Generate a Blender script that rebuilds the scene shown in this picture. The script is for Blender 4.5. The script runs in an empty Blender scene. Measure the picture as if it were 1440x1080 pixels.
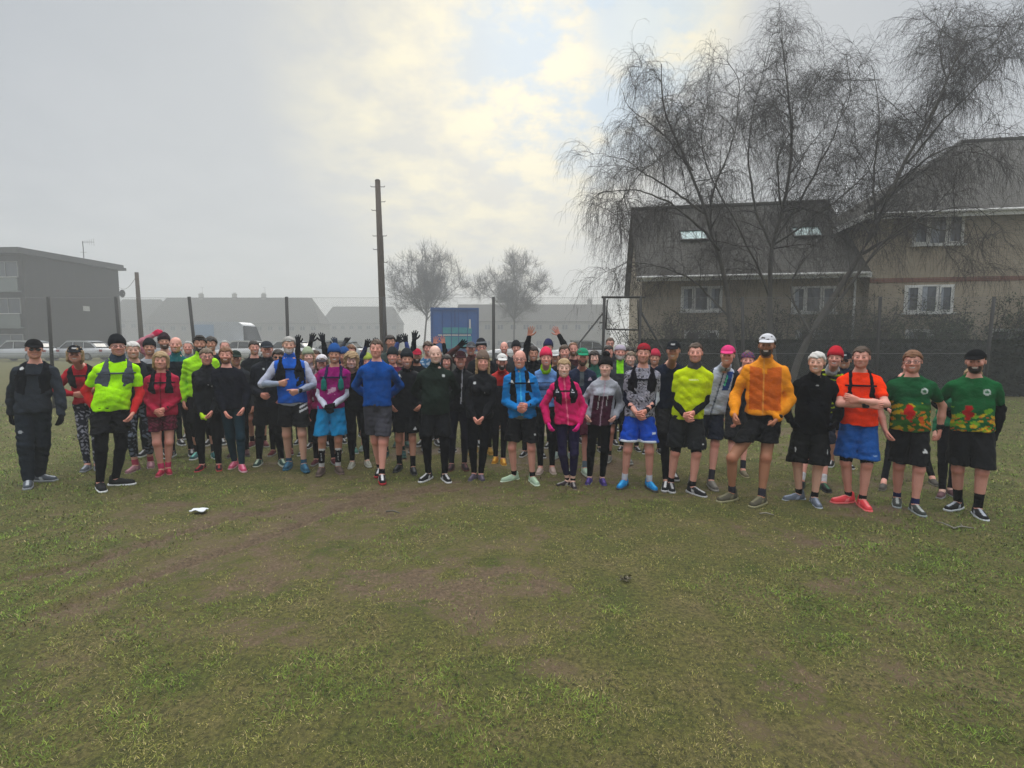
import bpy, bmesh, math, random, time
import numpy as np
from mathutils import Vector, Matrix
T0 = time.time()
C = bpy.context.scene.collection
F = 700.0; HZ = 484.0; CAMH = 1.78
PITCH = math.atan((540-HZ)/F)
rnd = random.Random(7)
f32 = np.float32

def gz(x, y):
    """gentle rise of the field away from the camera"""
    t = np.clip((np.asarray(y, float)-8.0)/26.0, 0, 1)
    return 0.50*t*t*(3-2*t)

def ray(px, py):
    u = (px-720)/F; v = -(py-540)/F
    cp, sp = math.cos(PITCH), math.sin(PITCH)
    return Vector((u, cp+v*sp, v*cp-sp))
def at(px, py, Y):
    d = ray(px, py); k = Y/d.y
    return Vector((d.x*k, Y, CAMH+d.z*k))
def onground(px, py):
    d = ray(px, py); k = CAMH/(-d.z)
    for _ in range(8):
        k = (CAMH-float(gz(0, d.y*k)))/(-d.z)
    return Vector((d.x*k, d.y*k, float(gz(0, d.y*k))))

def srgb(h):
    if isinstance(h, str):
        v = [int(h[i:i+2], 16)/255 for i in (0, 2, 4)]
        return tuple(c/12.92 if c <= .04045 else ((c+.055)/1.055)**2.4 for c in v)
    return tuple(h)

# ---------------------------------------------------------------- materials
def nodes(m):
    m.use_nodes = True
    nt = m.node_tree; nt.nodes.clear()
    return nt
def N(nt, t, **kw):
    n = nt.nodes.new(t)
    for k, v in kw.items():
        if k == 'inp':
            for a, b in v.items(): n.inputs[a].default_value = b
        else: setattr(n, k, v)
    return n
def L(nt, a, b): nt.links.new(a, b)
def mathn(nt, op, a, b=None, c=None, clamp=False):
    n = nt.nodes.new('ShaderNodeMath'); n.operation = op; n.use_clamp = clamp
    for i, v in enumerate((a, b, c)):
        if v is None: continue
        if isinstance(v, (int, float)): n.inputs[i].default_value = v
        else: nt.links.new(v, n.inputs[i])
    return n.outputs[0]
def mixc(nt, fac, a, b, mode='MIX'):
    n = nt.nodes.new('ShaderNodeMix'); n.data_type = 'RGBA'; n.blend_type = mode
    for i, v in ((0, fac), (6, a), (7, b)):
        if isinstance(v, (int, float)): n.inputs[i].default_value = v
        elif isinstance(v, tuple): n.inputs[i].default_value = (*v[:3], 1)
        else: nt.links.new(v, n.inputs[i])
    return n.outputs[2]
def ramp(nt, fac, stops):
    n = nt.nodes.new('ShaderNodeValToRGB'); nt.links.new(fac, n.inputs[0])
    e = n.color_ramp.elements
    e[0].position = stops[0][0]; e[0].color = (*stops[0][1], 1)
    e[1].position = stops[-1][0]; e[1].color = (*stops[-1][1], 1)
    for p, c in stops[1:-1]:
        q = e.new(p); q.color = (*c, 1)
    return n.outputs[0]
def noise(nt, scale, detail=4, rough=.55, vec=None, dim=None):
    n = nt.nodes.new('ShaderNodeTexNoise'); n.inputs['Scale'].default_value = scale
    n.inputs['Detail'].default_value = detail; n.inputs['Roughness'].default_value = rough
    if vec is None:
        tc = nt.nodes.new('ShaderNodeTexCoord'); vec = tc.outputs['Object']
    nt.links.new(vec, n.inputs['Vector'])
    return n.outputs[0]
def attr(nt, name='Col'):
    n = nt.nodes.new('ShaderNodeAttribute'); n.attribute_name = name; return n
def finish(nt, col, rough=.8, bump=None, bs=.3, bd=.01, spec=.3, metal=0, sheen=0, sss=0):
    b = nt.nodes.new('ShaderNodeBsdfPrincipled'); o = nt.nodes.new('ShaderNodeOutputMaterial')
    if isinstance(col, tuple): b.inputs['Base Color'].default_value = (*col[:3], 1)
    else: nt.links.new(col, b.inputs['Base Color'])
    if isinstance(rough, (int, float)): b.inputs['Roughness'].default_value = rough
    else: nt.links.new(rough, b.inputs['Roughness'])
    b.inputs['Specular IOR Level'].default_value = spec
    b.inputs['Metallic'].default_value = metal
    if sheen: b.inputs['Sheen Weight'].default_value = sheen
    if bump is not None:
        k = nt.nodes.new('ShaderNodeBump'); k.inputs['Strength'].default_value = bs
        k.inputs['Distance'].default_value = bd
        nt.links.new(bump, k.inputs['Height']); nt.links.new(k.outputs[0], b.inputs['Normal'])
    nt.links.new(b.outputs[0], o.inputs[0])
    return b
MATS = {}
def simple(name, col, rough=.7, ns=8., amt=.25, spec=.3, metal=0, bump=True, bd=.01):
    """a plain surface broken up by two scales of noise"""
    if name in MATS: return MATS[name]
    m = bpy.data.materials.new(name); nt = nodes(m); col = srgb(col)
    n = noise(nt, ns, 5); n2 = noise(nt, ns*7, 3)
    a = mixc(nt, mathn(nt, 'MULTIPLY', n, 1.0), tuple(c*(1-amt) for c in col), tuple(min(1, c*(1+amt)) for c in col))
    a = mixc(nt, mathn(nt, 'MULTIPLY', n2, amt*.8), a, tuple(c*.5 for c in col))
    finish(nt, a, rough, n2 if bump else None, .25, bd, spec, metal)
    MATS[name] = m; return m
def attrmat(name, rough=.85, ns=60, amt=.12, bumpscale=25, bd=.006, spec=.2, sheen=0, bs=.5):
    if name in MATS: return MATS[name]
    m = bpy.data.materials.new(name); nt = nodes(m)
    a = attr(nt).outputs['Color']; n = noise(nt, ns, 3)
    k = mathn(nt, 'MULTIPLY_ADD', n, 2*amt, 1-amt)
    v = nt.nodes.new('ShaderNodeVectorMath'); v.operation = 'SCALE'
    L(nt, a, v.inputs[0]); L(nt, k, v.inputs['Scale'])
    b = noise(nt, bumpscale, 3)
    finish(nt, v.outputs[0], rough, b, bs, bd, spec, 0, sheen)
    MATS[name] = m; return m
M_CLOTH = attrmat('knitted_fabric', .95, 90, .14, 16, .022, .04, .0, .9)
M_SHELL = attrmat('shell_fabric', .72, 40, .10, 13, .026, .12, 0, .9)
M_SKIN = attrmat('skin', .55, 45, .07, 60, .002, .35, 0, .3)
M_HAIR = attrmat('hair', .6, 160, .35, 120, .006, .3)
M_SHOE = attrmat('shoe_mesh', .75, 80, .15, 90, .003, .3)
M_WOOL = attrmat('wool', .95, 120, .18, 110, .006, .1)

# ---------------------------------------------------------------- objects
def tag(o, label=None, cat=None, group=None, kind=None):
    if label: o['label'] = label
    if cat: o['category'] = cat
    if group: o['group'] = group
    if kind: o['kind'] = kind
    return o
def empty(name, loc=(0, 0, 0), rz=0, **k):
    o = bpy.data.objects.new(name, None); o.empty_display_size = .2
    C.objects.link(o); o.location = loc; o.rotation_euler = (0, 0, rz)
    return tag(o, **k)
def mesh_np(name, V, Q, mat, parent=None, col=None, smooth=True, T=None):
    """V (n,3), Q (m,4) quads and optionally T (k,3) triangles -> ONE mesh object"""
    me = bpy.data.meshes.new(name)
    V = np.asarray(V, np.float32); me.vertices.add(len(V)); me.vertices.foreach_set('co', V.ravel())
    nq = 0 if Q is None else len(Q); ntr = 0 if T is None else len(T)
    li = np.concatenate([np.asarray(Q, np.int32).ravel() if nq else np.zeros(0, np.int32),
                         np.asarray(T, np.int32).ravel() if ntr else np.zeros(0, np.int32)])
    me.loops.add(len(li)); me.loops.foreach_set('vertex_index', li)
    me.polygons.add(nq+ntr)
    st = np.concatenate([np.arange(nq)*4, nq*4+np.arange(ntr)*3]).astype(np.int32)
    me.polygons.foreach_set('loop_start', st)
    me.update(calc_edges=True)
    if smooth: me.polygons.foreach_set('use_smooth', np.ones(nq+ntr, bool))
    if col is not None:
        ca = me.color_attributes.new('Col', 'FLOAT_COLOR', 'POINT')
        cc = np.ones((len(V), 4), np.float32); cc[:, :3] = col
        ca.data.foreach_set('color', cc.ravel())
    if mat: me.materials.append(mat)
    o = bpy.data.objects.new(name, me); C.objects.link(o)
    if parent: o.parent = parent
    return o

class MB:
    """collects boxes, prisms and tubes and links them as ONE mesh object"""
    def __init__(s): s.v = []; s.f = []
    def raw(s, v, f):
        k = len(s.v); s.v += [tuple(p) for p in v]; s.f += [tuple(i+k for i in q) for q in f]; return s
    def box(s, x0, x1, y0, y1, z0, z1, mat=None):
        v = [Vector((x, y, z)) for z in (z0, z1) for y in (y0, y1) for x in (x0, x1)]
        if mat: v = [mat @ p for p in v]
        return s.raw(v, [(0, 2, 3, 1), (4, 5, 7, 6), (0, 1, 5, 4), (2, 6, 7, 3), (0, 4, 6, 2), (1, 3, 7, 5)])
    def quad(s, a, b, c, d): return s.raw([a, b, c, d], [(0, 1, 2, 3)])
    def tube(s, pts, rad, n=6, cap=True):
        pts = [Vector(p) for p in pts]
        rad = rad if isinstance(rad, (list, tuple)) else [rad]*len(pts)
        k = len(s.v); up = None
        for i, p in enumerate(pts):
            d = (pts[min(i+1, len(pts)-1)]-pts[max(i-1, 0)])
            d = d.normalized() if d.length > 1e-9 else Vector((0, 0, 1))
            if up is None: up = Vector((0, 0, 1)) if abs(d.z) < .9 else Vector((1, 0, 0))
            a = d.cross(up).normalized(); b = d.cross(a); up = -b if False else up
            for j in range(n):
                t = 2*math.pi*j/n; s.v.append(tuple(p+a*math.cos(t)*rad[i]+b*math.sin(t)*rad[i]))
        for i in range(len(pts)-1):
            for j in range(n):
                s.f.append((k+i*n+j, k+i*n+(j+1) % n, k+(i+1)*n+(j+1) % n, k+(i+1)*n+j))
        if cap:
            s.f.append(tuple(k+j for j in range(n))[::-1]); e = k+(len(pts)-1)*n
            s.f.append(tuple(e+j for j in range(n)))
        return s
    def prism(s, poly, y0, y1):
        """poly = [(x,z)], extruded along y"""
        n = len(poly)
        v = [(x, y0, z) for x, z in poly]+[(x, y1, z) for x, z in poly]
        f = [tuple(range(n)), tuple(range(2*n-1, n-1, -1))]+[(i, (i+1) % n+0, (i+1) % n+n, i+n)[::-1] for i in range(n)]
        return s.raw(v, f)
    def build(s, name, mat, parent=None, smooth=False, bevel=0):
        me = bpy.data.meshes.new(name); me.from_pydata(s.v, [], s.f); me.update()
        if smooth or bevel:
            bm = bmesh.new(); bm.from_mesh(me)
            bmesh.ops.recalc_face_normals(bm, faces=bm.faces)
            if bevel: bmesh.ops.bevel(bm, geom=bm.edges[:], offset=bevel, segments=2, affect='EDGES', clamp_overlap=True)
            bm.to_mesh(me); bm.free()
        if smooth: me.polygons.foreach_set('use_smooth', np.ones(len(me.polygons), bool))
        me.materials.append(mat)
        o = bpy.data.objects.new(name, me); C.objects.link(o)
        if parent: o.parent = parent
        return o

# ---------------------------------------------------------------- value noise in numpy
_rs = np.random.RandomState(11); _LAT = _rs.rand(256, 256).astype(np.float32)
def vnoise(x, y):
    xi = np.floor(x).astype(int); yi = np.floor(y).astype(int); fx = x-xi; fy = y-yi
    fx = fx*fx*(3-2*fx); fy = fy*fy*(3-2*fy)
    g = lambda a, b: _LAT[a & 255, b & 255]
    return (g(xi, yi)*(1-fx)+g(xi+1, yi)*fx)*(1-fy)+(g(xi, yi+1)*(1-fx)+g(xi+1, yi+1)*fx)*fy
def fbm(x, y, o=4):
    s = 0; a = .5; t = 0
    for i in range(o):
        s = s+a*vnoise(x+17.3*i, y+9.1*i); t += a; x = x*2.03; y = y*2.03; a *= .55
    return s/t

# ---------------------------------------------------------------- signed distance field -> surface
class Field:
    def __init__(s, lo, hi, h):
        s.h = h; s.lo = np.array(lo, float)
        n = np.ceil((np.array(hi)-s.lo)/h).astype(int)+2
        s.n = n
        s.X = (s.lo[0]+np.arange(n[0])*h).astype(f32)[:, None, None]
        s.Y = (s.lo[1]+np.arange(n[1])*h).astype(f32)[None, :, None]
        s.Z = (s.lo[2]+np.arange(n[2])*h).astype(f32)[None, None, :]
        s.d = np.full(tuple(n), .2, f32)
    def sl(s, lo, hi):
        a = np.clip(np.floor((np.array(lo)-s.lo)/s.h).astype(int), 0, s.n)
        b = np.clip(np.ceil((np.array(hi)-s.lo)/s.h).astype(int)+1, 0, s.n)
        return tuple(slice(i, j) for i, j in zip(a, b))
    def cone(s, a, b, r1, r2, sy=1., k=.02, sub=False, sx=1.):
        a = np.array(a, float); b = np.array(b, float); m = max(r1, r2)+k+.03
        S = s.sl(np.minimum(a, b)-m, np.maximum(a, b)+m)
        if min(q.stop-q.start for q in S) <= 0: return s
        X = (s.X[S[0]]-a[0])/sx; Y = (s.Y[:, S[1]]-a[1])/sy; Z = s.Z[:, :, S[2]]-a[2]
        v = b-a; v = np.array([v[0]/sx, v[1]/sy, v[2]]); q = float(v @ v)+1e-9
        t = np.clip((X*v[0]+Y*v[1]+Z*v[2])/q, 0, 1)
        d = np.sqrt((X-t*v[0])**2+(Y-t*v[1])**2+(Z-t*v[2])**2)-(r1+(r2-r1)*t)
        return s._mix(S, d*min(1, sy, sx), k, sub)
    def ell(s, c, r, k=.02, sub=False):
        c = np.array(c, float); r = np.array(r, float); m = r+k+.02
        S = s.sl(c-m, c+m)
        if min(q.stop-q.start for q in S) <= 0: return s
        X = s.X[S[0]]-c[0]; Y = s.Y[:, S[1]]-c[1]; Z = s.Z[:, :, S[2]]-c[2]
        k0 = np.sqrt((X/r[0])**2+(Y/r[1])**2+(Z/r[2])**2)
        k1 = np.sqrt((X/r[0]**2)**2+(Y/r[1]**2)**2+(Z/r[2]**2)**2)+1e-6
        return s._mix(S, k0*(k0-1)/k1, k, sub)
    def _mix(s, S, d, k, sub):
        o = s.d[S]
        if sub:
            d = -d; h = np.clip(.5-.5*(o-d)/k, 0, 1); s.d[S] = o+(d-o)*h+k*h*(1-h)
        else:
            h = np.clip(.5+.5*(o-d)/k, 0, 1); s.d[S] = o+(d-o)*h-k*h*(1-h)
        return s
    def clip(s, expr): s.d = np.maximum(s.d, expr).astype(f32); return s
    def wrinkle(s, amp, seed, fr=24):
        r = np.random.RandomState(seed)
        w = 0
        for i in range(4):
            q = r.randn(3); q /= np.linalg.norm(q); q[2] *= 1.6; q *= fr*(.6+.5*i)
            v = np.sin(s.X*q[0]+s.Y*q[1]+s.Z*q[2]+r.rand()*6+1.3*np.sin(s.Z*9+s.X*14+i)); w = w+(v if i % 2 else 1.1-2.2*np.abs(v)**.7)/(1+.45*i)
        s.d = (s.d+amp*.55*w).astype(f32); return s
    def mesh(s):
        d = s.d
        d[0] = d[-1] = .1; d[:, 0] = d[:, -1] = .1; d[:, :, 0] = d[:, :, -1] = .1
        ins = d < 0
        c = [d[i:d.shape[0]-1+i, j:d.shape[1]-1+j, k:d.shape[2]-1+k] for i in (0, 1) for j in (0, 1) for k in (0, 1)]
        ci = [q < 0 for q in c]
        cnt = sum(q.astype(np.int8) for q in ci)
        act = (cnt > 0) & (cnt < 8)
        idx = np.nonzero(act)
        if len(idx[0]) == 0: return np.zeros((0, 3)), np.zeros((0, 4), int)
        vals = np.stack([q[idx] for q in c], 1)
        off = np.array([(i, j, k) for i in (0, 1) for j in (0, 1) for k in (0, 1)], float)
        acc = np.zeros((len(idx[0]), 3)); num = np.zeros(len(idx[0]))
        for a in range(8):
            for b in range(a+1, 8):
                if bin(a ^ b).count('1') != 1: continue
                va, vb = vals[:, a], vals[:, b]; m = (va < 0) != (vb < 0)
                t = np.where(m, va/np.where(m, va-vb, 1), 0)
                acc += m[:, None]*(off[a]+(off[b]-off[a])*t[:, None]); num += m
        V = (np.stack(idx, 1)+acc/num[:, None])*s.h+s.lo
        ID = np.full(act.shape, -1, np.int32); ID[idx] = np.arange(len(idx[0]))
        Q = []
        for ax in range(3):
            a, b = [(1, 2), (2, 0), (0, 1)][ax]
            sl0 = [slice(None)]*3; sl1 = [slice(None)]*3
            sl0[ax] = slice(0, -1); sl1[ax] = slice(1, None)
            i0 = ins[tuple(sl0)]; i1 = ins[tuple(sl1)]
            for flip, m in ((0, i0 & ~i1), (1, ~i0 & i1)):
                e = np.stack(np.nonzero(m), 1)
                if len(e) == 0: continue
                ea = np.zeros(3, int); ea[a] = 1; eb = np.zeros(3, int); eb[b] = 1
                g = lambda p: ID[p[:, 0], p[:, 1], p[:, 2]]
                q = np.stack([g(e-ea-eb), g(e-eb), g(e), g(e-ea)], 1)
                Q.append(q[:, ::-1] if flip else q)
        Q = np.concatenate(Q); Q = Q[(Q >= 0).all(1)]
        return V, Q
# ================================================================ people
CAMP = Vector((0, 0, CAMH))
SKINS = {'fair': srgb('c79a86'), 'pink': srgb('cf9484'), 'mid': srgb('b88670'), 'tan': srgb('9d6c52'), 'pale': srgb('d3aa9a')}
HAIRC = {'dark': (.022, .016, .012), 'brown': (.06, .035, .02), 'grey': (.30, .29, .27), 'white': (.52, .50, .47),
         'blond': (.33, .22, .11), 'ginger': (.16, .07, .03), 'black': (.01, .01, .01), 'mouse': (.14, .10, .065)}
def vec(*a): return np.array(a, float)
def ik(a, c, l1, l2, hint):
    d = c-a; n = np.linalg.norm(d); m = (l1+l2)*.995
    if n > m: c = a+d*m/n; d = c-a; n = m
    n = max(n, abs(l1-l2)+.01); u = d/n
    x = (l1*l1-l2*l2+n*n)/(2*n); h = math.sqrt(max(l1*l1-x*x, 0))
    w = hint-u*(hint @ u); w /= np.linalg.norm(w)+1e-9
    return a+u*x+w*h, c

# ---- hand templates: wrist at the origin, fingers along -z, thumb on +x, back of the hand on +y
HCACHE = {}
def hand_mesh(pose, glove):
    key = (pose, glove)
    if key in HCACHE: return HCACHE[key]
    g = .0035 if glove else 0
    f = Field((-.09, -.1, -.23), (.11, .07, .06), .0052)
    f.cone((0, 0, .05), (0, 0, -.01), .027+g, .025+g, .8, .01)
    curl = {'relax': (.45, .75, .6), 'open': (.03, .06, .05), 'fist': (1.35, 1.5, 1.1)}[pose]
    spread = .28 if pose == 'open' else .05
    for i, (x, l) in enumerate(((.030, .076), (.010, .084), (-.010, .079), (-.029, .062))):
        k = np.array([x, 0, -.088+.006*abs(i-1)])
        f.cone((x*.5, 0, -.01), k, .017+g, .0125+g, .75, .012)
        a = 0; p = k; side = x/.03*spread
        for j, (q, r) in enumerate(((.45, .0098), (.31, .009), (.24, .008))):
            a += curl[j]*(1+.08*(i-1.5))
            dr = np.array([math.sin(side)*math.cos(a), -math.sin(a), -math.cos(a)*math.cos(side)])
            e = p+dr*l*q; f.cone(p, e, r+g, r-.0008+g, 1, .002); p = e
    t0 = np.array([.022, -.006, -.025]); out = {'relax': .45, 'open': 1.0, 'fist': .35}[pose]
    t1 = t0+.045*np.array([math.sin(out), -.25, -math.cos(out)]); t2 = t1+.032*np.array([math.sin(out*.6), -.35, -math.cos(out*.6)])
    t3 = t2+.024*np.array([math.sin(out*.3), -.5, -math.cos(out*.3)])
    f.cone(t0, t1, .016+g, .0125+g, 1, .008); f.cone(t1, t2, .012+g, .0108+g, 1, .003); f.cone(t2, t3, .0108+g, .009+g, 1, .002)
    HCACHE[key] = f.mesh(); return HCACHE[key]

# ---- shoe templates: on the ground under the ankle, toe along -y
def shoe_mesh():
    if 'shoe' in HCACHE: return HCACHE['shoe']
    f = Field((-.07, -.24, -.01), (.07, .1, .16), .0085)
    f.cone((0, .03, .05), (0, -.05, .048), .038, .040, 1, .02)
    f.cone((0, -.05, .045), (.004, -.165, .034), .042, .036, 1, .02)
    f.cone((0, .012, .06), (0, .02, .105), .040, .036, 1.1, .02)
    f.cone((0, -.03, .07), (0, -.09, .055), .022, .022, 1, .015)
    f.clip(.018-f.Z)
    g = Field((-.075, -.245, -.02), (.075, .105, .07), .0085)
    g.cone((0, .04, .02), (0, -.04, .02), .043, .041, 1, .02)
    g.cone((0, -.06, .02), (.004, -.17, .022), .047, .042, 1, .02)
    g.clip(-g.Z); g.clip(g.Z-.028-.012*np.clip(g.Y*8, 0, 1))
    HCACHE['shoe'] = (f.mesh(), g.mesh()); return HCACHE['shoe']

def xform(V, s, R, t): return V*s @ R.T+t
def rotz(a): return np.array([[math.cos(a), -math.sin(a), 0], [math.sin(a), math.cos(a), 0], [0, 0, 1]])

class Body:
    def __init__(b, sp):
        b.sp = sp; b.w = .84*(1+.75*(sp.get('w', 1.0)-1)); b.fem = sp.get('fem', 0); b.belly = sp.get('belly', 0)
    # every primitive of the torso, `i` is how far a garment stands off the skin
    def lean(b, z): return b.lx*np.clip((z-.93)/.6, 0, 1.25)
    def torso(b, f, i=0., k=.04, hips=True):
        w = b.w; q = b.fem; L_ = lambda x, y, z: (x+b.pel[0]+b.lean(z), y+b.pel[1], z)
        if hips:
            hw = (.078+.012*q)*w
            f.cone(L_(-hw, .012, .94), L_(hw, .012, .94), .089+.006*q+i, .089+.006*q+i, 1.0, k)
            f.cone(L_(-.05*w, .05, .92), L_(.05*w, .05, .92), .070+i, .070+i, 1.0, k)
        f.cone(L_(-.05*w, .0, 1.0), L_(-.052*w, .0, 1.12), .088-.008*q+i, .080-.010*q+i, .95, k)
        f.cone(L_(.05*w, .0, 1.0), L_(.052*w, .0, 1.12), .088-.008*q+i, .080-.010*q+i, .95, k)
        f.cone(L_(-.062*w, .0, 1.12), L_(-.08*w*(1-.08*q), .0, 1.32), .083-.008*q+i, .090-.010*q+i, .98, k)
        f.cone(L_(.062*w, .0, 1.12), L_(.08*w*(1-.08*q), .0, 1.32), .083-.008*q+i, .090-.010*q+i, .98, k)
        f.cone(L_(-.085*w*(1-.1*q), .008, 1.375), L_(.085*w*(1-.1*q), .008, 1.375), .074+i, .074+i, 1.0, k+.01)
        for e in (-1, 1): f.cone(L_(e*.03, .012, 1.465), L_(e*.158*w*(1-.1*q), .012, 1.402), .054+i*.8, .046+i, 1.0, k)
        f.cone(L_(0, .012, 1.42), L_(0, .008, 1.505), .085+i*.7, .056+i*.5, .9, k)
        if b.belly: f.ell(L_(0, -.05-.03*b.belly, 1.07), (.12*w+i, .092+.03*b.belly+i, .15+i), .05)
        if q:
            for s in (-1, 1): f.ell(L_(s*.072, -.088, 1.285), (.058+i*.8, .055+i*.8, .06+i*.8), .04)
    def neck(b, f): 
        f.cone(b.nk0, b.nk1, .056, .048, 1, .03)
    def build_frame(b, feet, hands, pel, headc, elb=None, feetyaw=None):
        w = b.w; q = b.fem
        b.pel = vec(pel[0], pel[1], 0)
        b.lx = headc[0]-pel[0]
        b.head = vec(headc[0], pel[1]-.012+headc[1], 1.665)
        b.nk0 = vec(b.pel[0]+b.lean(1.46), pel[1]+.015, 1.46); b.nk1 = b.head+vec(0, .015, -.08)
        b.sh = {}; b.el = {}; b.wr = {}; b.hip = {}; b.kn = {}; b.an = {}
        for s in (-1, 1):
            b.sh[s] = vec(s*(.180-.018*q)*w+b.pel[0]+b.lean(1.42), b.pel[1]+.01, 1.400)
            h = hands[s]; tgt = vec(*h['p'])
            hint = h.get('elb', vec(s*.6, .7, -.35))
            wrist = tgt.copy()
            for _ in range(3):
                e, wr = ik(b.sh[s], wrist, .295, .262, hint)
                dr = wr-e; dr /= np.linalg.norm(dr); wrist = tgt-dr*.085
            e, wr = ik(b.sh[s], wrist, .295, .262, hint)
            b.el[s] = e; b.wr[s] = wr
            b.hip[s] = vec(s*(.088+.008*q)*w+b.pel[0], b.pel[1]+.012-(.05 if b.sp.get('lunge') == s else 0), .90-(.085 if b.sp.get('lunge') == s else 0))
            a = feet[s].copy(); b.an[s] = a+vec(0, 0, .085)
            fy = feetyaw[s]; fw = vec(math.sin(fy), -math.cos(fy), 0)
            k, a2 = ik(b.hip[s], b.an[s], .425, .405, fw+vec(0, -.8, 0)+vec(s*.12-(.9 if b.sp.get('lunge') == s else 0), 0, 0))
            b.kn[s] = k
    def arm(b, f, s, i=0., t0=0., t1=2., k=.02, loose=0.):
        A, E, W = b.sh[s], b.el[s], b.wr[s]
        if t0 < 1:
            a = A+(E-A)*max(t0, 0); e = A+(E-A)*min(t1, 1)
            if t0 <= 0: f.cone(A, A+(E-A)*.3, .045+i, .046+i, 1, .045)
            f.cone(a, e, .045-.007*max(t0, 0)+i, .045-.009*min(t1, 1)+i+loose*min(t1, 1), 1, k)
        if t1 > 1:
            u = max(t0-1, 0); v = min(t1-1, 1)
            f.cone(E+(W-E)*u, E+(W-E)*(u+(v-u)*.45), .038+i+loose*.7, .038+i+loose*.7, 1, k)
            f.cone(E+(W-E)*(u+(v-u)*.45), E+(W-E)*v, .038+i+loose*.7, .038-.011*v+i+loose*.5, 1, k)
    def leg(b, f, s, i=0., t1=2., t0=0., k=.025, loose=0.):
        H, K, A = b.hip[s], b.kn[s], b.an[s]; w = .60+.45*b.w
        if t0 < 1:
            f.cone(H+(K-H)*t0, H+(K-H)*min(t1, 1), (.079-.024*t0)*w+i, (.079-.026*min(t1, 1))*w+i+loose*min(t1, 1), 1.05, k)
        if t1 > 1:
            u = max(t0-1, 0); v = min(t1-1, 1)
            P = K+(A-K)*u; Q = K+(A-K)*v
            f.cone(P, Q, (.049-.018*u)*w+i+loose, (.049-.016*v)*w+i+loose, 1, k)
            if u < .3 and v > .35:
                c = K+(A-K)*.28; f.cone(c+vec(0, .012, .05), K+(A-K)*.5+vec(0, .008, 0), .046*w+i, .036*w+i, 1, .03)
            if u == 0: f.ell(K+vec(0, -.012, .005), (.044*w+i, .047*w+i, .050*w+i), .03)

def smoothmask(d, w): return np.clip(.5-d/w, 0, 1)
def apply_paint(V, base, ops, b):
    col = np.tile(np.array(base, f32), (len(V), 1))
    z = V[:, 2]; x = V[:, 0]-b.pel[0]-b.lean(z); y = V[:, 1]-b.pel[1]; front = y < .0
    def put(m, c):
        nonlocal col
        m = m.astype(f32)[:, None]; col = col*(1-m)+np.array(srgb(c) if isinstance(c, str) else c, f32)*m
    for o in ops or ():
        k = o[0]
        if k == 'zip': put(front & (abs(x-(o[2] if len(o) > 2 else 0)) < .0075) & (z > (o[3] if len(o) > 3 else 0)) & (abs(x) < .1), o[1])
        elif k == 'dot': put(front & ((x-o[1])**2+(z-o[2])**2 < o[3]**2), o[4])
        elif k == 'tri': put(front & (z > o[2]-.02) & (abs(x-o[1]) < (o[2]+.03-z)*.55), o[3])
        elif k == 'box': put(front & (x > o[1]) & (x < o[2]) & (z > o[3]) & (z < o[4]), o[5])
        elif k == 'below': put((z < o[1]), o[2])
        elif k == 'above': put((z > o[1]), o[2])
        elif k == 'core': put((abs(x) < o[1]) & (z < o[2]+.16*abs(x)) & (z > o[3]), o[4])      # body panel, not the sleeves
        elif k == 'sides': put((abs(x) > o[1]+o[2]*(1.4-z)), o[3])
        elif k == 'outer': put((abs(x) > o[1]), o[2])
        elif k == 'hoops': put((np.sin(z*2*math.pi/o[1]+.6*np.sin(x*30)) > o[2]), o[3])
        elif k == 'blotch':
            n = np.sin(V[:, 0]*o[1]+2*np.sin(V[:, 2]*o[1]*.8+1))*np.sin(V[:, 2]*o[1]*1.1+2*np.sin(V[:, 1]*o[1]+V[:, 0]*o[1]*.7))
            put(n > o[2], o[3])
        elif k == 'lowblotch':
            n = np.sin(V[:, 0]*o[1]+2*np.sin(V[:, 2]*o[1]*.8+o[5]))*np.sin(V[:, 2]*o[1]*1.7+2*np.sin(V[:, 0]*o[1]*.7+o[5]))
            put((n > o[2]) & (z < o[3]), o[4])
        elif k == 'stripe3':   # three slanting bars on the outside of the left thigh of the shorts
            for j in range(3): put(front & (x > .09) & (x < .2) & (abs(z-(.93-.055*j)-(x-.14)*.5) < .014), o[1])
        elif k == 'word':      # a short printed word as separate strokes
            n = (np.sin((x-o[1])*2*math.pi/.011) > -.3)
            put(front & (abs(x-o[1]) < o[3]) & (abs(z-o[2]) < o[4]) & n, o[5])
    return col

def head_field(b, sp, inf=0., h=.0068):
    f = Field((-.12, -.16, -.19), (.12, .15, .16), h)
    fat = sp.get('fat', 1.0); jaw = sp.get('jaw', 1.0)-.06*b.fem
    f.ell((0, .012, .033), (.0735, .096, .087), .02)
    f.ell((0, -.022, -.038), (.053*fat, .066, .068), .03)
    f.ell((0, -.066, -.083), (.027*jaw, .026, .024), .03)
    f.ell((-.038, -.03, -.052), (.020*fat, .038, .034), .03); f.ell((.038, -.03, -.052), (.020*fat, .038, .034), .03)
    f.ell((-.040, -.066, -.018), (.022*fat, .022, .022), .02); f.ell((.040, -.066, -.018), (.022*fat, .022, .022), .02)
    f.cone((-.036, -.079, .031), (.034, -.076, .031), .008, .008, 1, .015)
    for s in (-1, 1): f.ell((s*.031, -.103, .010), (.016, .012, .011), .010, sub=True)
    for s in (-1, 1): f.ell((s*.031, -.077, .008), (.0135, .0125, .0115), .004)
    f.cone((0, -.088, .018), (0, -.112, -.020), .0085, .0135, 1, .008)
    f.ell((-.013, -.098, -.024), (.008, .010, .007), .006); f.ell((.013, -.098, -.024), (.008, .010, .007), .006)
    f.cone((-.02, -.084, -.052), (.02, -.084, -.052), .0085, .0085, 1, .008)
    for s in (-1, 1):
        f.ell((s*.076, .012, .0), (.008, .018, .028), .006)
    return f
def skull(f, i, k=.01):
    f.ell((0, .012, .033), (.076+i, .097+i, .086+i), k); return f

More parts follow.
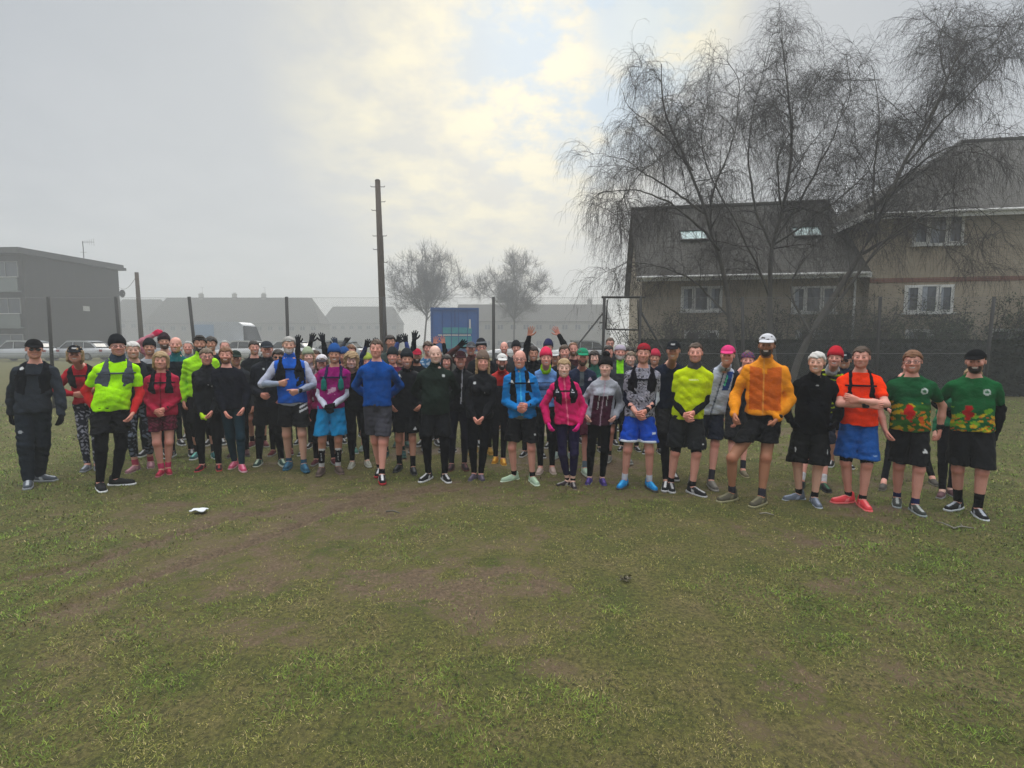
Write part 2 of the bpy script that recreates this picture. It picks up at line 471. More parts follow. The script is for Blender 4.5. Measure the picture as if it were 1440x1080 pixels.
def head_paint(V, sp, skin, hairc):
    x, y, z = V.T; col = np.tile(np.array(skin, f32), (len(V), 1)); fr = y < -.045
    def put(m, c, a=1.):
        nonlocal col
        m = (np.clip(m, 0, 1)*a).astype(f32)[:, None]; col = col*(1-m)+np.array(c, f32)*m
    sk = np.array(skin)
    put(fr*smoothmask((abs(x)-.043)**2+(z+.02)**2-.0005, .0006), sk*[1.0, .72, .66], .28)     # cheeks
    put(fr*smoothmask(x**2+(z+.018)**2-.0003, .0003)*(y < -.09), sk*[1.0, .72, .66], .35)
    bd = sp.get('beard', 0)
    hc = np.array(sp.get('beardc', hairc))
    if bd:
        m = ((z < -.028-.0*x) & (y < .03) & (z > -.125) & ((abs(x) > .022) | (z < -.062) | (z > -.045)) & ((z < -.03-.35*np.clip(.05-abs(x), 0, 1)+.0)))
        put(m*1., hc*.75+sk*.25, bd*.9 if bd > .8 else bd*.6)
    ey = smoothmask(((abs(x)-.030)/.0135)**2+((z-.008)/.006)**2-1, 1.)*fr
    put(ey, sk*.5, .6); put(smoothmask(((abs(x)-.030)/.0075)**2+((z-.008)/.007)**2-1, .8)*fr, (.035, .027, .024), .9)
    put(smoothmask(((abs(x)-.033)/.018)**2+((z-.034+9*(abs(x)-.034)**2)/.0045)**2-1, 1.)*fr, np.array(hairc)*.6+sk*.35, .42)
    put(smoothmask(((abs(x)-.028)/.010)**2+((z+.034-.6*(abs(x)-.028))/.010)**2-1, 1.)*fr, sk*[.9, .72, .68], .4)
    sm = sp.get('smile', 1); zc = -.056+(10*sm*x*x)
    if sm:
        put(smoothmask((x/.031)**2+((z-zc)/.0105)**2-1, .5)*fr, sk*[.72, .36, .36], .85)
        put(smoothmask((x/.024)**2+((z-zc)/.0062)**2-1, .5)*fr, (.72, .69, .64), 1. if sm > .75 else .3)
    else: put(smoothmask((x/.024)**2+((z+.053)/.006)**2-1, .5)*fr, sk*[.72, .42, .42], .8)
    if sp.get('shortback'):
        pass
    return col

def hairline(f, front=.075, side=.02, back=-.08):
    yy = f.Y
    return np.interp(yy.ravel(), [-.12, -.085, -.06, -.02, .03, .06, .14], [front, front, front-.012, side+.012, side-.03, back, back]).astype(f32)[None, :, None]

def make_person(sp):
    """sp: everything seen of one runner. The body is one mesh; hair and clothing are its children."""
    Y = sp['Y']; s = sp['s']; yaw = sp['yaw']; org = sp['org']
    b = Body(sp); R = rotz(yaw); Ri = R.T
    far = Y > 8.2
    hB = .015 if not far else .018; hG = .0115 if not far else .014; hH = .0068 if not far else .0085
    skin = np.array(SKINS[sp.get('skin', 'pink')]); hairc = HAIRC[sp.get('hc', 'brown')]
    rs = random.Random(sp['i']*13+5)
    skin = skin*(.98+.16*rs.random())
    tl = lambda P: Ri @ ((np.array(P)-org))/s
    pel = sp['pel']; feet = sp['feet']; 
    b.build_frame(feet, sp['hands'], pel, sp['headc'], feetyaw=sp['fy'])
    to = lambda V: V*s       # canonical -> object space
    T = sp['top']; LG = sp['legs']
    parts = []
    # ---------- body
    lo = np.min([b.an[1], b.an[-1], b.wr[1], b.wr[-1], b.el[1], b.el[-1], b.pel-.22], 0)-.1
    hi = np.max([b.an[1], b.an[-1], b.wr[1], b.wr[-1], b.el[1], b.el[-1], b.pel+vec(.22, .22, 1.5), b.sh[1], b.sh[-1]], 0)+.1
    lo[2] = .02
    f = Field(lo, hi, hB)
    b.torso(f, -.004)
    for q in (-1, 1): b.arm(f, q); b.leg(f, q)
    for q in (-1, 1): f.cone(b.an[q], b.an[q]-vec(0, 0, .05)+.06*vec(math.sin(sp['fy'][q]), -math.cos(sp['fy'][q]), 0), .033, .03, 1, .02)
    b.neck(f)
    V, Q = f.mesh(); col = np.tile(skin.astype(f32), (len(V), 1))
    kn = np.minimum(*[np.linalg.norm(V-b.kn[q]-vec(0, -.05, 0), axis=1) for q in (-1, 1)])
    col *= (1-np.clip(1-kn/.07, 0, 1)[:, None]*np.array([.02, .22, .22]))
    Vs, Qs, Cs = [V], [Q], [col]
    # ---------- head, in its own frame
    hy = sp['hyaw']; tilt = sp.get('tilt', rs.uniform(-.06, .06)); nod = sp.get('nod', rs.uniform(-.03, .06))
    RH = np.array(Matrix.Rotation(hy, 3, 'Z') @ Matrix.Rotation(tilt, 3, 'Y') @ Matrix.Rotation(nod, 3, 'X'))
    hs = sp.get('hs', 1.01*min(1.08, max(.97, (1/s)**.8)))
    hl = lambda V: V*hs @ RH.T+b.head
    f = head_field(b, sp, h=hH)
    f.cone(((b.nk0-b.head) @ RH)/hs*.92, (0, .015, -.05), .052, .048, 1, .03)
    V, Q = f.mesh(); Cs.append(head_paint(V, sp, skin, hairc)); Vs.append(hl(V)); Qs.append(Q)
    # ---------- hands
    hp = []
    for q in (-1, 1):
        H = sp['hands'][q]; dr = b.wr[q]-b.el[q]; dr /= np.linalg.norm(dr)
        if 'dir' in H: dr = H['dir']/np.linalg.norm(H['dir'])
        zz = -dr; th = H.get('thumb', vec(0, -1, .25)); xx = th-zz*(th @ zz); xx /= np.linalg.norm(xx)+1e-9
        yy = np.cross(zz, xx)
        out = vec(q, -.2, .1)
        M = np.stack([xx, yy*(1 if yy @ out > 0 else -1) if not H.get('palmfwd') else yy*(1 if yy[1] > 0 else -1), zz], 1)
        V, Q = hand_mesh(H.get('pose', 'relax'), False)
        det = np.linalg.det(M)
        Vs.append(V*1.0 @ M.T+b.wr[q]); Qs.append(Q if det > 0 else Q[:, ::-1]); Cs.append(np.tile((skin*[1., .86, .82]).astype(f32), (len(V), 1)))
        hp.append((q, M, det, H))
    n = 0; QQ = []
    for v, q in zip(Vs, Qs): QQ.append(q+n); n += len(v)
    body = mesh_np('person', to(np.concatenate(Vs)), np.concatenate(QQ), M_SKIN, None, np.concatenate(Cs))
    body.location = org-vec(0, 0, .012); body.rotation_euler = (0, 0, yaw)
    tag(body, sp['label'], 'person', 'runners lined up for the group photo')
    def child(name, V, Q, mat, col, parent=body, label=None):
        if len(V) == 0: return None
        if isinstance(col, tuple) or (isinstance(col, np.ndarray) and col.ndim == 1): col = np.tile(np.array(col, f32), (len(V), 1))
        o = mesh_np(name, to(V), Q, mat, parent, col)
        if label: o['label'] = label
        return o
    # ---------- gloves
    for q, M, det, H in hp:
        if H.get('glove'):
            V, Q = hand_mesh(H.get('pose', 'relax'), True)
            child('glove', V @ M.T+b.wr[q], Q if det > 0 else Q[:, ::-1], M_CLOTH, srgb(H['glove']))
    # ---------- top
    def top_garment(name, t, inf, seed):
        lo2 = lo.copy(); hi2 = hi.copy(); lo2[2] = min(t.get('hem', .90), b.wr[1][2], b.wr[-1][2])-.08
        sl = {'long': 1.97, 'short': .62, 'none': -1, 'elbow': 1.0}[t.get('sl', 'long')]
        if sl < 1.2: lo2[2] = min(t.get('hem', .9), b.el[1][2], b.el[-1][2])-.1
        hi2[2] = max(1.62, b.wr[1][2]+.06 if sl > 1 else 0, b.wr[-1][2]+.06 if sl > 1 else 0, b.el[1][2]+.08, b.el[-1][2]+.08)
        f = Field(lo2, hi2, hG)
        hem = t.get('hem', .92); lo_ = t.get('loose', .0)
        b.torso(f, inf*.85, .04)
        if lo_:
            L_ = lambda x, y, z: (x+b.pel[0]+b.lean(z), y+b.pel[1], z)
            for q in (-1, 1): f.cone(L_(q*.06*b.w, -.0, hem), L_(q*.07*b.w, 0, 1.2), .092+inf+lo_*.8, .085+inf+lo_*.2, 1.0, .03)
        if t.get('hipflare'):
            f.cone((b.pel[0]-.08*b.w, b.pel[1]+.01, hem), (b.pel[0]+.08*b.w, b.pel[1]+.01, hem), .11+inf, .11+inf, 1, .03)
        f.clip(hem+.006*np.sin(f.X*21+seed)-f.Z)
        tz = t.get('neck', 1.515)
        f.clip(f.Z-tz-np.where(f.Y > b.pel[1], .012, -.02+0*f.Y))
        if sl > 0:
            g = Field(lo2, hi2, hG)
            for q in (-1, 1): b.arm(g, q, inf*.62, 0, sl, .02, t.get('sleeveloose', .003))
            k = .02; h = np.clip(.5+.5*(f.d-g.d)/k, 0, 1); f.d = (f.d+(g.d-f.d)*h-k*h*(1-h)).astype(f32)
        if t.get('collar'):
            f.cone(b.nk0+vec(0, 0, .03), b.nk0+(b.nk1-b.nk0)*.62, .071, .066, 1, .012)
            f.cone(b.nk0+(b.nk1-b.nk0)*.3, b.nk0+(b.nk1-b.nk0)*1.1, .05, .05, 1, .012, sub=True)
        if t.get('hood'):
            c = b.nk0+vec(0, .03, .03)
            for a in range(7):
                t0 = -2.2+a*4.4/7; t1 = -2.2+(a+1)*4.4/7
                f.cone(c+vec(.085*math.sin(t0), .07*math.cos(t0), -.01), c+vec(.085*math.sin(t1), .07*math.cos(t1), -.01), .028, .028, 1, .01)
        f.wrinkle(t.get('wr', .0045)*1.15, seed, 27); f.d = (f.d+.0022*np.sin(f.Z*62+f.X*34*np.sign(b.pel[0]-f.X)*-1+seed)*np.clip(1.25-f.Z, 0, .25)*4).astype(f32)
        V, Q = f.mesh()
        col = apply_paint(V, srgb(t['c']), t.get('paint'), b)
        if t.get('sleevec') or t.get('armpaint'):
            pass
        o = child(name, V, Q, M_SHELL if t.get('shell') else M_CLOTH, col)
        return o
    top = top_garment(T.get('name', 'top'), T, T.get('inf', .012), sp['i'])
    # separate sleeves of a layer beneath (arm warmers, base layers)
    if T.get('under'):
        uc, t0, t1 = T['under'][:3]
        for q in (-1, 1):
            E = [b.sh[q], b.el[q], b.wr[q]]
            f = Field(np.min(E, 0)-.09, np.max(E, 0)+.09, hG)
            b.arm(f, q, .005, t0, t1, .02)
            f.wrinkle(.003, sp['i']+q, 40); V, Q = f.mesh()
            cc = apply_paint(V, srgb(uc), None, b)
            if len(T['under']) > 3: 
                ax = V-E[1]; m = (abs(V[:, 0]-b.pel[0]) > np.interp(V[:, 2], [1.0, 1.3], [abs(E[1][0])+.018, abs(E[1][0])+.03])) & (V[:, 1] < E[1][1]+.03)
                cc[m] = srgb(T['under'][3])
            child('sleeve', V, Q, M_CLOTH, cc)
    if T.get('hemband'):
        c0, zh = T['hemband']; f = Field((b.pel[0]-.3, b.pel[1]-.25, zh-.05), (b.pel[0]+.3, b.pel[1]+.25, T.get('hem', .92)+.06), hG)
        b.torso(f, T.get('inf', .012)-.002+T.get('loose', 0)*.6); f.clip(zh-f.Z); f.clip(f.Z-T.get('hem', .92)-.03); V, Q = f.mesh(); child('undershirt', V, Q, M_CLOTH, srgb(c0))
    # ---------- neck buff
    if sp.get('buff'):
        f = Field(b.nk0-.16, b.nk1+.14, .009)
        f.cone(b.nk0+(b.nk1-b.nk0)*.05, b.nk0+(b.nk1-b.nk0)*.45, .077, .071, 1, .01); f.cone(b.nk0+(b.nk1-b.nk0)*.45, b.nk0+(b.nk1-b.nk0)*.8, .072, .066, 1, .02)
        f.wrinkle(.006, sp['i'], 55); V, Q = f.mesh(); child('neck_buff', V, Q, M_CLOTH, srgb(sp['buff']))
    # ---------- shorts, tights, skirts
    for g in LG:
        kind, colr = g[0], g[1]
        o = g[2] if len(g) > 2 else {}
        if kind == 'shorts':
            zh = o.get('z', .60); fl = o.get('flare', .022); inf = o.get('inf', .012)
            f = Field((min(b.hip[-1][0], b.kn[-1][0])-.2, min(b.kn[-1][1], b.kn[1][1], b.pel[1])-.2, zh-.06), (max(b.hip[1][0], b.kn[1][0])+.2, b.pel[1]+.25, 1.06), hG)
            g1 = Field(f.lo, f.lo+f.h*f.n, hG)
            w = b.w
            f.cone((b.pel[0]-.078*w, b.pel[1]+.012, .95), (b.pel[0]+.078*w, b.pel[1]+.012, .95), .092+inf, .092+inf, 1, .03)
            f.cone((b.pel[0]-.05*w, b.pel[1]+.0, 1.0), (b.pel[0]+.05*w, b.pel[1], 1.0), .091+inf, .091+inf, 1, .03)
            if b.belly: f.ell((b.pel[0], b.pel[1]-.03, 1.0), (.13*w, .12+.02*b.belly, .1), .04)
            for q in (-1, 1):
                H, K = b.hip[q], b.kn[q]; t = min(1.12, (H[2]-zh+.03)/max(H[2]-K[2], .1)); 
                f.cone(H, H+(K-H)*t, .080*(.60+.45*w)+inf, .070*(.60+.45*w)+inf+fl, 1.08, .012)
            gx = (b.hip[1]+b.hip[-1])/2; gk = (b.kn[1]+b.kn[-1])/2
            for e in (.0, -.09, .09): f.cone((gx[0]+(gk[0]-gx[0])*.8, gk[1]*.5+gx[1]*.5+e, zh-.06), (gx[0], gx[1]+e*.6, .79), .034+.12*max(0, .80-zh)*.3, .003, 1, .010, sub=True)
            f.clip(zh-f.Z+.004*np.sin(f.X*30)); f.clip(f.Z-min(1.03, T.get('hem', .92)+.035)); f.wrinkle(.0075, sp['i']+3, 30)
            V, Q = f.mesh(); child(o.get('name', 'shorts'), V, Q, M_SHELL, apply_paint(V, srgb(colr), o.get('paint'), b))
            if o.get('trim'):
                f2 = Field(f.lo, f.lo+f.h*f.n, hG)
                for q in (-1, 1):
                    H, K = b.hip[q], b.kn[q]; t = min(1.12, (H[2]-zh+.03)/max(H[2]-K[2], .1))
                    f2.cone(H, H+(K-H)*t, .080*(.60+.45*w)+inf+.004, .070*(.60+.45*w)+inf+fl+.005, 1.08, .012)
                f2.clip(zh-.004-f2.Z); f2.clip(f2.Z-zh-.028-.25*np.abs(f2.X-b.pel[0])*0); V, Q = f2.mesh()
                child('hem_trim', V, Q, M_SHELL, srgb(o['trim']))
        elif kind in ('tights', 'trousers'):
            t1 = o.get('t1', 1.93); inf = .0055 if kind == 'tights' else .014
            f = Field((min(b.hip[-1][0], b.an[-1][0], b.kn[-1][0])-.17, min(b.kn[-1][1], b.kn[1][1], b.pel[1], b.an[1][1], b.an[-1][1])-.17, .03), (max(b.hip[1][0], b.an[1][0], b.kn[1][0])+.17, max(b.pel[1], b.an[1][1], b.an[-1][1])+.25, 1.06), hG)
            w = b.w
            f.cone((b.pel[0]-.078*w, b.pel[1]+.012, .95), (b.pel[0]+.078*w, b.pel[1]+.012, .95), .091+inf, .091+inf, 1, .03)
            f.cone((b.pel[0]-.05*w, b.pel[1]+.0, 1.0), (b.pel[0]+.05*w, b.pel[1], 1.0), .087+inf, .087+inf, 1, .03)
            if b.fem: f.cone((b.pel[0]-.09*w, b.pel[1]+.012, .93), (b.pel[0]+.09*w, b.pel[1]+.012, .93), .091+inf, .091+inf, 1, .03)
            for q in (-1, 1):
                b.leg(f, q, inf, t1, loose=0 if kind == 'tights' else .008)
            f.clip(f.Z-min(1.02, T.get('hem', .92)+.035)); f.wrinkle(.0025 if kind == 'tights' else .005, sp['i']+9, 34)
            V, Q = f.mesh(); child(o.get('name', 'leggings' if kind == 'tights' else 'trousers'), V, Q, M_CLOTH, apply_paint(V, srgb(colr), o.get('paint'), b))
    # ---------- socks and shoes
    sk = sp.get('sock'); sh = sp['shoe']
    for q in (-1, 1):
        K, A = b.kn[q], b.an[q]
        if sk:
            t0 = 1+sk[1]; f = Field(np.minimum(K, A)-.1, np.maximum(K, A)+.1, .0105)
            b.leg(f, q, .004, 1.97, t0, .01); f.clip(.03-f.Z)
            V, Q = f.mesh(); cc = np.tile(np.array(srgb(sk[0]), f32), (len(V), 1))
            if len(sk) > 2:
                zt = (K+(A-K)*sk[1])[2]; cc[(V[:, 2] > zt-.025) | (V[:, 2] < .15)] = srgb(sk[2])
                cc[(np.abs(V[:, 0]-A[0]-.01) < .008) & (V[:, 1] < A[1]) & (np.sin(V[:, 2]*260) > -.2) & (V[:, 2] < zt-.06) & (V[:, 2] > .18)] = srgb(sk[2])
            child('sock', V, Q, M_CLOTH, cc)
        (V, Q), (V2, Q2) = shoe_mesh()
        RR = rotz(sp['fy'][q]); o3 = vec(A[0], A[1], A[2]-.085)
        mir = np.array([q, 1, 1])
        k = 1.03 if not b.fem else .93
        c1 = np.tile(np.array(srgb(sh[0]), f32), (len(V), 1))
        if len(sh) > 2:
            m = (np.abs(V[:, 1]+.07-.4*V[:, 2]) < .02) & (V[:, 2] < .07) & (np.abs(V[:, 0]) > .02); c1[m] = srgb(sh[2])
            m = (np.abs(V[:, 0]) < .014) & (V[:, 2] > .06) & (V[:, 1] < -.01); c1[m] = srgb(sh[2])
        so = child('shoe', xform(V*mir, k, RR, o3), Q if q > 0 else Q[:, ::-1], M_SHOE, c1)
        child('sole', xform(V2*mir, k, RR, o3), Q2 if q > 0 else Q2[:, ::-1], M_SHOE, srgb(sh[1]), so)
    # ---------- vest
    if sp.get('vest'):
        vc = sp['vest']; inf = T.get('inf', .012)+.009
        f = Field((b.pel[0]-.33+min(0, b.lx), b.pel[1]-.3, 1.08), (b.pel[0]+.33+max(0, b.lx), b.pel[1]+.3, 1.60), hG)
        b.torso(f, inf, .045, hips=False)
        X = f.X-b.pel[0]-b.lean(f.Z); wd = sp.get('vw', .058)
        fr = np.maximum(np.abs(np.abs(X)-(.100+.08*np.clip(1.36-f.Z, -.16, .05)))-wd*1.1-.16*np.clip(1.34-f.Z, -.02, .12)+.012, sp.get('vz', 1.20)-f.Z)
        if wd >= .045:
            aX = np.abs(X); vz = sp.get('vz', 1.20); ed = .054+.03*np.clip((f.Z-1.34)/.09, 0, 1)+.010*np.clip((1.30-f.Z)/.12, 0, 1)
            fr = np.maximum(np.maximum(ed-aX, vz+.02*np.cos(aX*40)-f.Z), aX-np.interp(f.Z.ravel(), [1.30, 1.38, 1.45, 1.5], [.18, .15, .135, .12]).astype(f32)[None, None, :])
        bk = np.maximum(np.abs(X)-.15, 1.14-f.Z)
        f.clip(np.where(f.Y < b.pel[1]+.02, fr, bk)); 
        f.clip(np.maximum(f.Z-1.525, -1)); f.wrinkle(.004, 3+sp['i'], 40)
        V, Q = f.mesh()
        vo = child('running_vest', V, Q, M_CLOTH, apply_paint(V, srgb(vc), sp.get('vpaint'), b))
        zs = (1.36,) if not sp.get('straps') else (1.36, 1.22)
        for zq in zs:   # chest strap
            f = Field((b.pel[0]-.16+min(0, b.lx), b.pel[1]-.26, zq-.04), (b.pel[0]+.16+max(0, b.lx), b.pel[1], zq+.04), .0105)
            b.torso(f, inf+.004, .045, hips=False); f.clip(np.abs(f.Z-zq)-.009); f.clip(f.Y-b.pel[1]+.05); V, Q = f.mesh()
            child('chest_strap', V, Q, M_CLOTH, srgb(sp.get('strapc', vc)), vo)
        if sp.get('flask'):
            for q in (-1, 1):
                c = vec(b.pel[0]+q*.112+b.lean(1.28), b.pel[1]-.125-.02*b.belly, 1.27)
                f = Field(c-.13, c+.13, .0105); f.cone(c-vec(0, 0, .055), c+vec(0, 0, .04), .04, .033, .7, .01); f.cone(c+vec(0, 0, .05), c+vec(0, -.005, .1), .012, .01, 1, .01)
                V, Q = f.mesh(); child('soft_flask', V, Q, M_SHELL, srgb(sp['flask']), vo)
    # ---------- hair and hats (head frame)
    def headpart(name, fld, mat, col, parent=body):
        V, Q = fld.mesh()
        if len(V): return child(name, hl(V), Q, mat, col(V) if callable(col) else col, parent)
    hr = sp.get('hair', 'short'); hat = sp.get('hat')
    BX = ((-.16, -.25, -.30), (.16, .25, .24))
    if hr != 'bald':
        f = Field(*BX, .0085); inf = {'short': .008, 'crop': .0045, 'thick': .017, 'curly': .026, 'long': .012, 'bob': .018, 'receding': .006, 'bun': .009, 'quiff': .014}.get(hr, .01)
        if hat in ('beanie', 'cap', 'backcap', 'pom'): inf = min(inf, .009)
        skull(f, inf)
        hl_ = hairline(f, .112 if hr == 'receding' else (.072 if hr != 'crop' else .08), .025, -.075 if hr not in ('long', 'bob') else -.1)
        if hr == 'quiff': f.ell((0, -.05, .112), (.05, .045, .022), .02)
        if hr in ('long', 'bob', 'curly'):
            ln = {'long': -.20, 'bob': -.10, 'curly': -.13}[hr]
            for q in (-1, 1): f.cone((q*.072, .01, .03), (q*.078, .0, ln+.02), .022, .018, 1.3, .02)
            f.cone((-.05, .06, .0), (-.05, .06, ln), .04, .03, 1, .02); f.cone((.05, .06, .0), (.05, .06, ln), .04, .03, 1, .02)
            yy = np.interp(f.Y.ravel(), [-.12, -.07, -.045, -.02, .14], [.075, .062, .04, -.3, -.3]).astype(f32)[None, :, None]
            hl_ = yy
        f.clip(hl_+.009*np.sin(f.X*150+sp['i'])*np.cos(f.Y*110)+.5*np.abs(f.X)*(f.Y < -.05)-.02*(f.Y < -.05)-f.Z)
        if hr == 'bun': f.ell((0, .09, .10), (.038, .04, .036), .01)
        if hr == 'short' or hr == 'crop': f.clip(.0+(-f.Z-.2))
        f.wrinkle(.0055 if hr != 'curly' else .012, sp['i'], 110)
        headpart('hair', f, M_HAIR, hairc)
    if hat:
        hcol = srgb(sp['hatc'])
        if hat in ('beanie', 'pom', 'softcap'):
            f = Field((-.17, -.2, -.12), (.17, .2, .26), .0085); f.ell((0, .014, .045), (.086, .107, .097), .01)
            f.cone((0, .0, .06), (0, .02, .10), .075, .062, 1.1, .03)
            low = np.interp(f.Y.ravel(), [-.12, -.05, .03, .14], [.048, .04, -.005, -.03]).astype(f32)[None, :, None]
            f.clip(low-f.Z); f.wrinkle(.002, sp['i'], 90)
            def bc(V):
                c = np.tile(np.array(hcol, f32), (len(V), 1)); lw = np.interp(V[:, 1], [-.12, -.05, .03, .14], [.048, .04, -.005, -.03])
                c[V[:, 2] < lw+.03] *= .85
                if sp.get('hatstripe'): c[np.abs(V[:, 2]-.085) < .012] = srgb(sp['hatstripe'])
                return c
            ho = headpart('beanie', f, M_WOOL, bc)
            f = Field((-.17, -.2, -.12), (.17, .2, .2), .0085); f.ell((0, .014, .045), (.091, .112, .097), .01)
            f.clip(low[:, :f.d.shape[1]] -f.Z); f.clip(f.Z-low[:, :f.d.shape[1]]-.032); headpart('cuff', f, M_WOOL, tuple(c*.8 for c in hcol), ho)
            if hat == 'pom':
                f = Field((-.1, -.1, .1), (.1, .12, .28), .0085); f.ell((0, .01, .175), (.045, .045, .04), .01); f.wrinkle(.008, 4, 120); headpart('pompom', f, M_WOOL, hcol, ho)
        elif hat in ('cap', 'backcap', 'visorcap'):
            f = Field((-.17, -.22, -.1), (.17, .2, .2), .0085); f.ell((0, .012, .042), (.086, .106, .092), .01)
            low = np.interp(f.Y.ravel(), [-.12, -.05, .03, .14], [.058, .052, .03, .012]).astype(f32)[None, :, None]
            f.clip(low-f.Z); ho = headpart('cap', f, M_CLOTH, lambda V: np.where(((np.abs(V[:, :1]) < .022) & (V[:, 1:2] < -.06) & (np.abs(V[:, 2:3]-.088) < .010)) & bool(sp.get('caplogo')), np.array(srgb(sp.get('caplogo', 'ffffff')), f32), np.array(hcol, f32)))
            f = Field((-.12, -.26, -.03), (.12, .26, .13), .0065); d = -1 if hat != 'backcap' else 1
            f.ell((0, d*.115, .058), (.074, .075, .075), .004)
            sh_ = .058-(np.abs(f.Y)-.09)*.28-1.6*f.X**2
            f.clip(np.abs(f.Z-sh_)-.0052); f.clip(.07-d*f.Y); headpart('peak', f, M_CLOTH, srgb(sp.get('peakc', sp['hatc'])), ho)
        elif hat in ('band', 'turban'):
            f = Field((-.15, -.17, -.05), (.15, .18, .18), .0075); f.ell((0, .012, .036), (.086, .108, .094), .01)
            low = np.interp(f.Y.ravel(), [-.12, -.05, .03, .14], [.048, .038, .01, -.02]).astype(f32)[None, :, None]
            f.clip(low-f.Z); f.clip(f.Z-low-(.045 if hat == 'band' else .085))
            def bb(V):
                c = np.tile(np.array(hcol, f32), (len(V), 1))
                if sp.get('hatstripe'): c[np.sin(V[:, 0]*150+V[:, 2]*120) > .3] = srgb(sp['hatstripe'])
                return c
            headpart('headband', f, M_CLOTH, bb)
    if sp.get('beard', 0) > .8:
        f = Field((-.1, -.15, -.16), (.1, .08, .03), .0075)
        f.ell((0, -.022, -.037), (.066*sp.get('fat', 1), .074, .070), .03); f.ell((0, -.068, -.086), (.034, .032, .03), .03)
        X = f.X; f.clip(f.Z+.03+.35*np.clip(.05-np.abs(X), 0, 1)); f.clip(f.Y-.02)
        mo = np.maximum(np.abs(X)-.026, np.maximum(-.066-f.Z, f.Z+.03)); f.clip(-mo-.002)
        f.wrinkle(.002, 4, 130); headpart('beard', f, M_HAIR, sp.get('beardc', hairc))
    if sp.get('glasses'):
        m = MB(); dark = sp['glasses'] == 'sun'
        for q in (-1, 1):
            ring = [(q*.032+.023*math.cos(a)*1.0, -.104+.012*abs(math.cos(a)) if dark else -.105, .006+.016*math.sin(a)) for a in [i*math.pi/4 for i in range(9)]]
            if dark: m.raw([(p[0], p[1]-(.004), p[2]) for p in ring[:8]]+[(p[0], p[1]+.002, p[2]) for p in ring[:8]], [tuple(range(8)), tuple(range(15, 7, -1))]+[(i, (i+1) % 8, (i+1) % 8+8, i+8) for i in range(8)])
            m.tube(ring, .0028, 4, False); m.tube([(q*.053, -.1, .01), (q*.08, -.06, .012), (q*.083, .01, .01)], .0022, 4)
        m.tube([(-.01, -.108, .01), (.01, -.108, .01)], .0025, 4)
        Vh = hl(np.array(m.v))*s; me = bpy.data.meshes.new('glasses'); me.from_pydata([tuple(v) for v in Vh], [], m.f)
        me.materials.append(simple('glasses_frame', (.02, .02, .022), .25, 30, .1, .6)); o = bpy.data.objects.new('glasses', me); C.objects.link(o); o.parent = body
    if sp.get('watch'):
        q = sp['watch']; E, W = b.el[q], b.wr[q]; c = W+(E-W)*.1; f = Field(c-.07, c+.07, .0075); u = (W-E)/np.linalg.norm(W-E)
        f.cone(c-u*.012, c+u*.012, .034, .034, 1, .005); f.ell(c+vec(q*.02, -.028, .01), (.02, .014, .02), .005); V, Q = f.mesh(); child('watch', V, Q, M_SHELL, (.012, .012, .014))
    return body

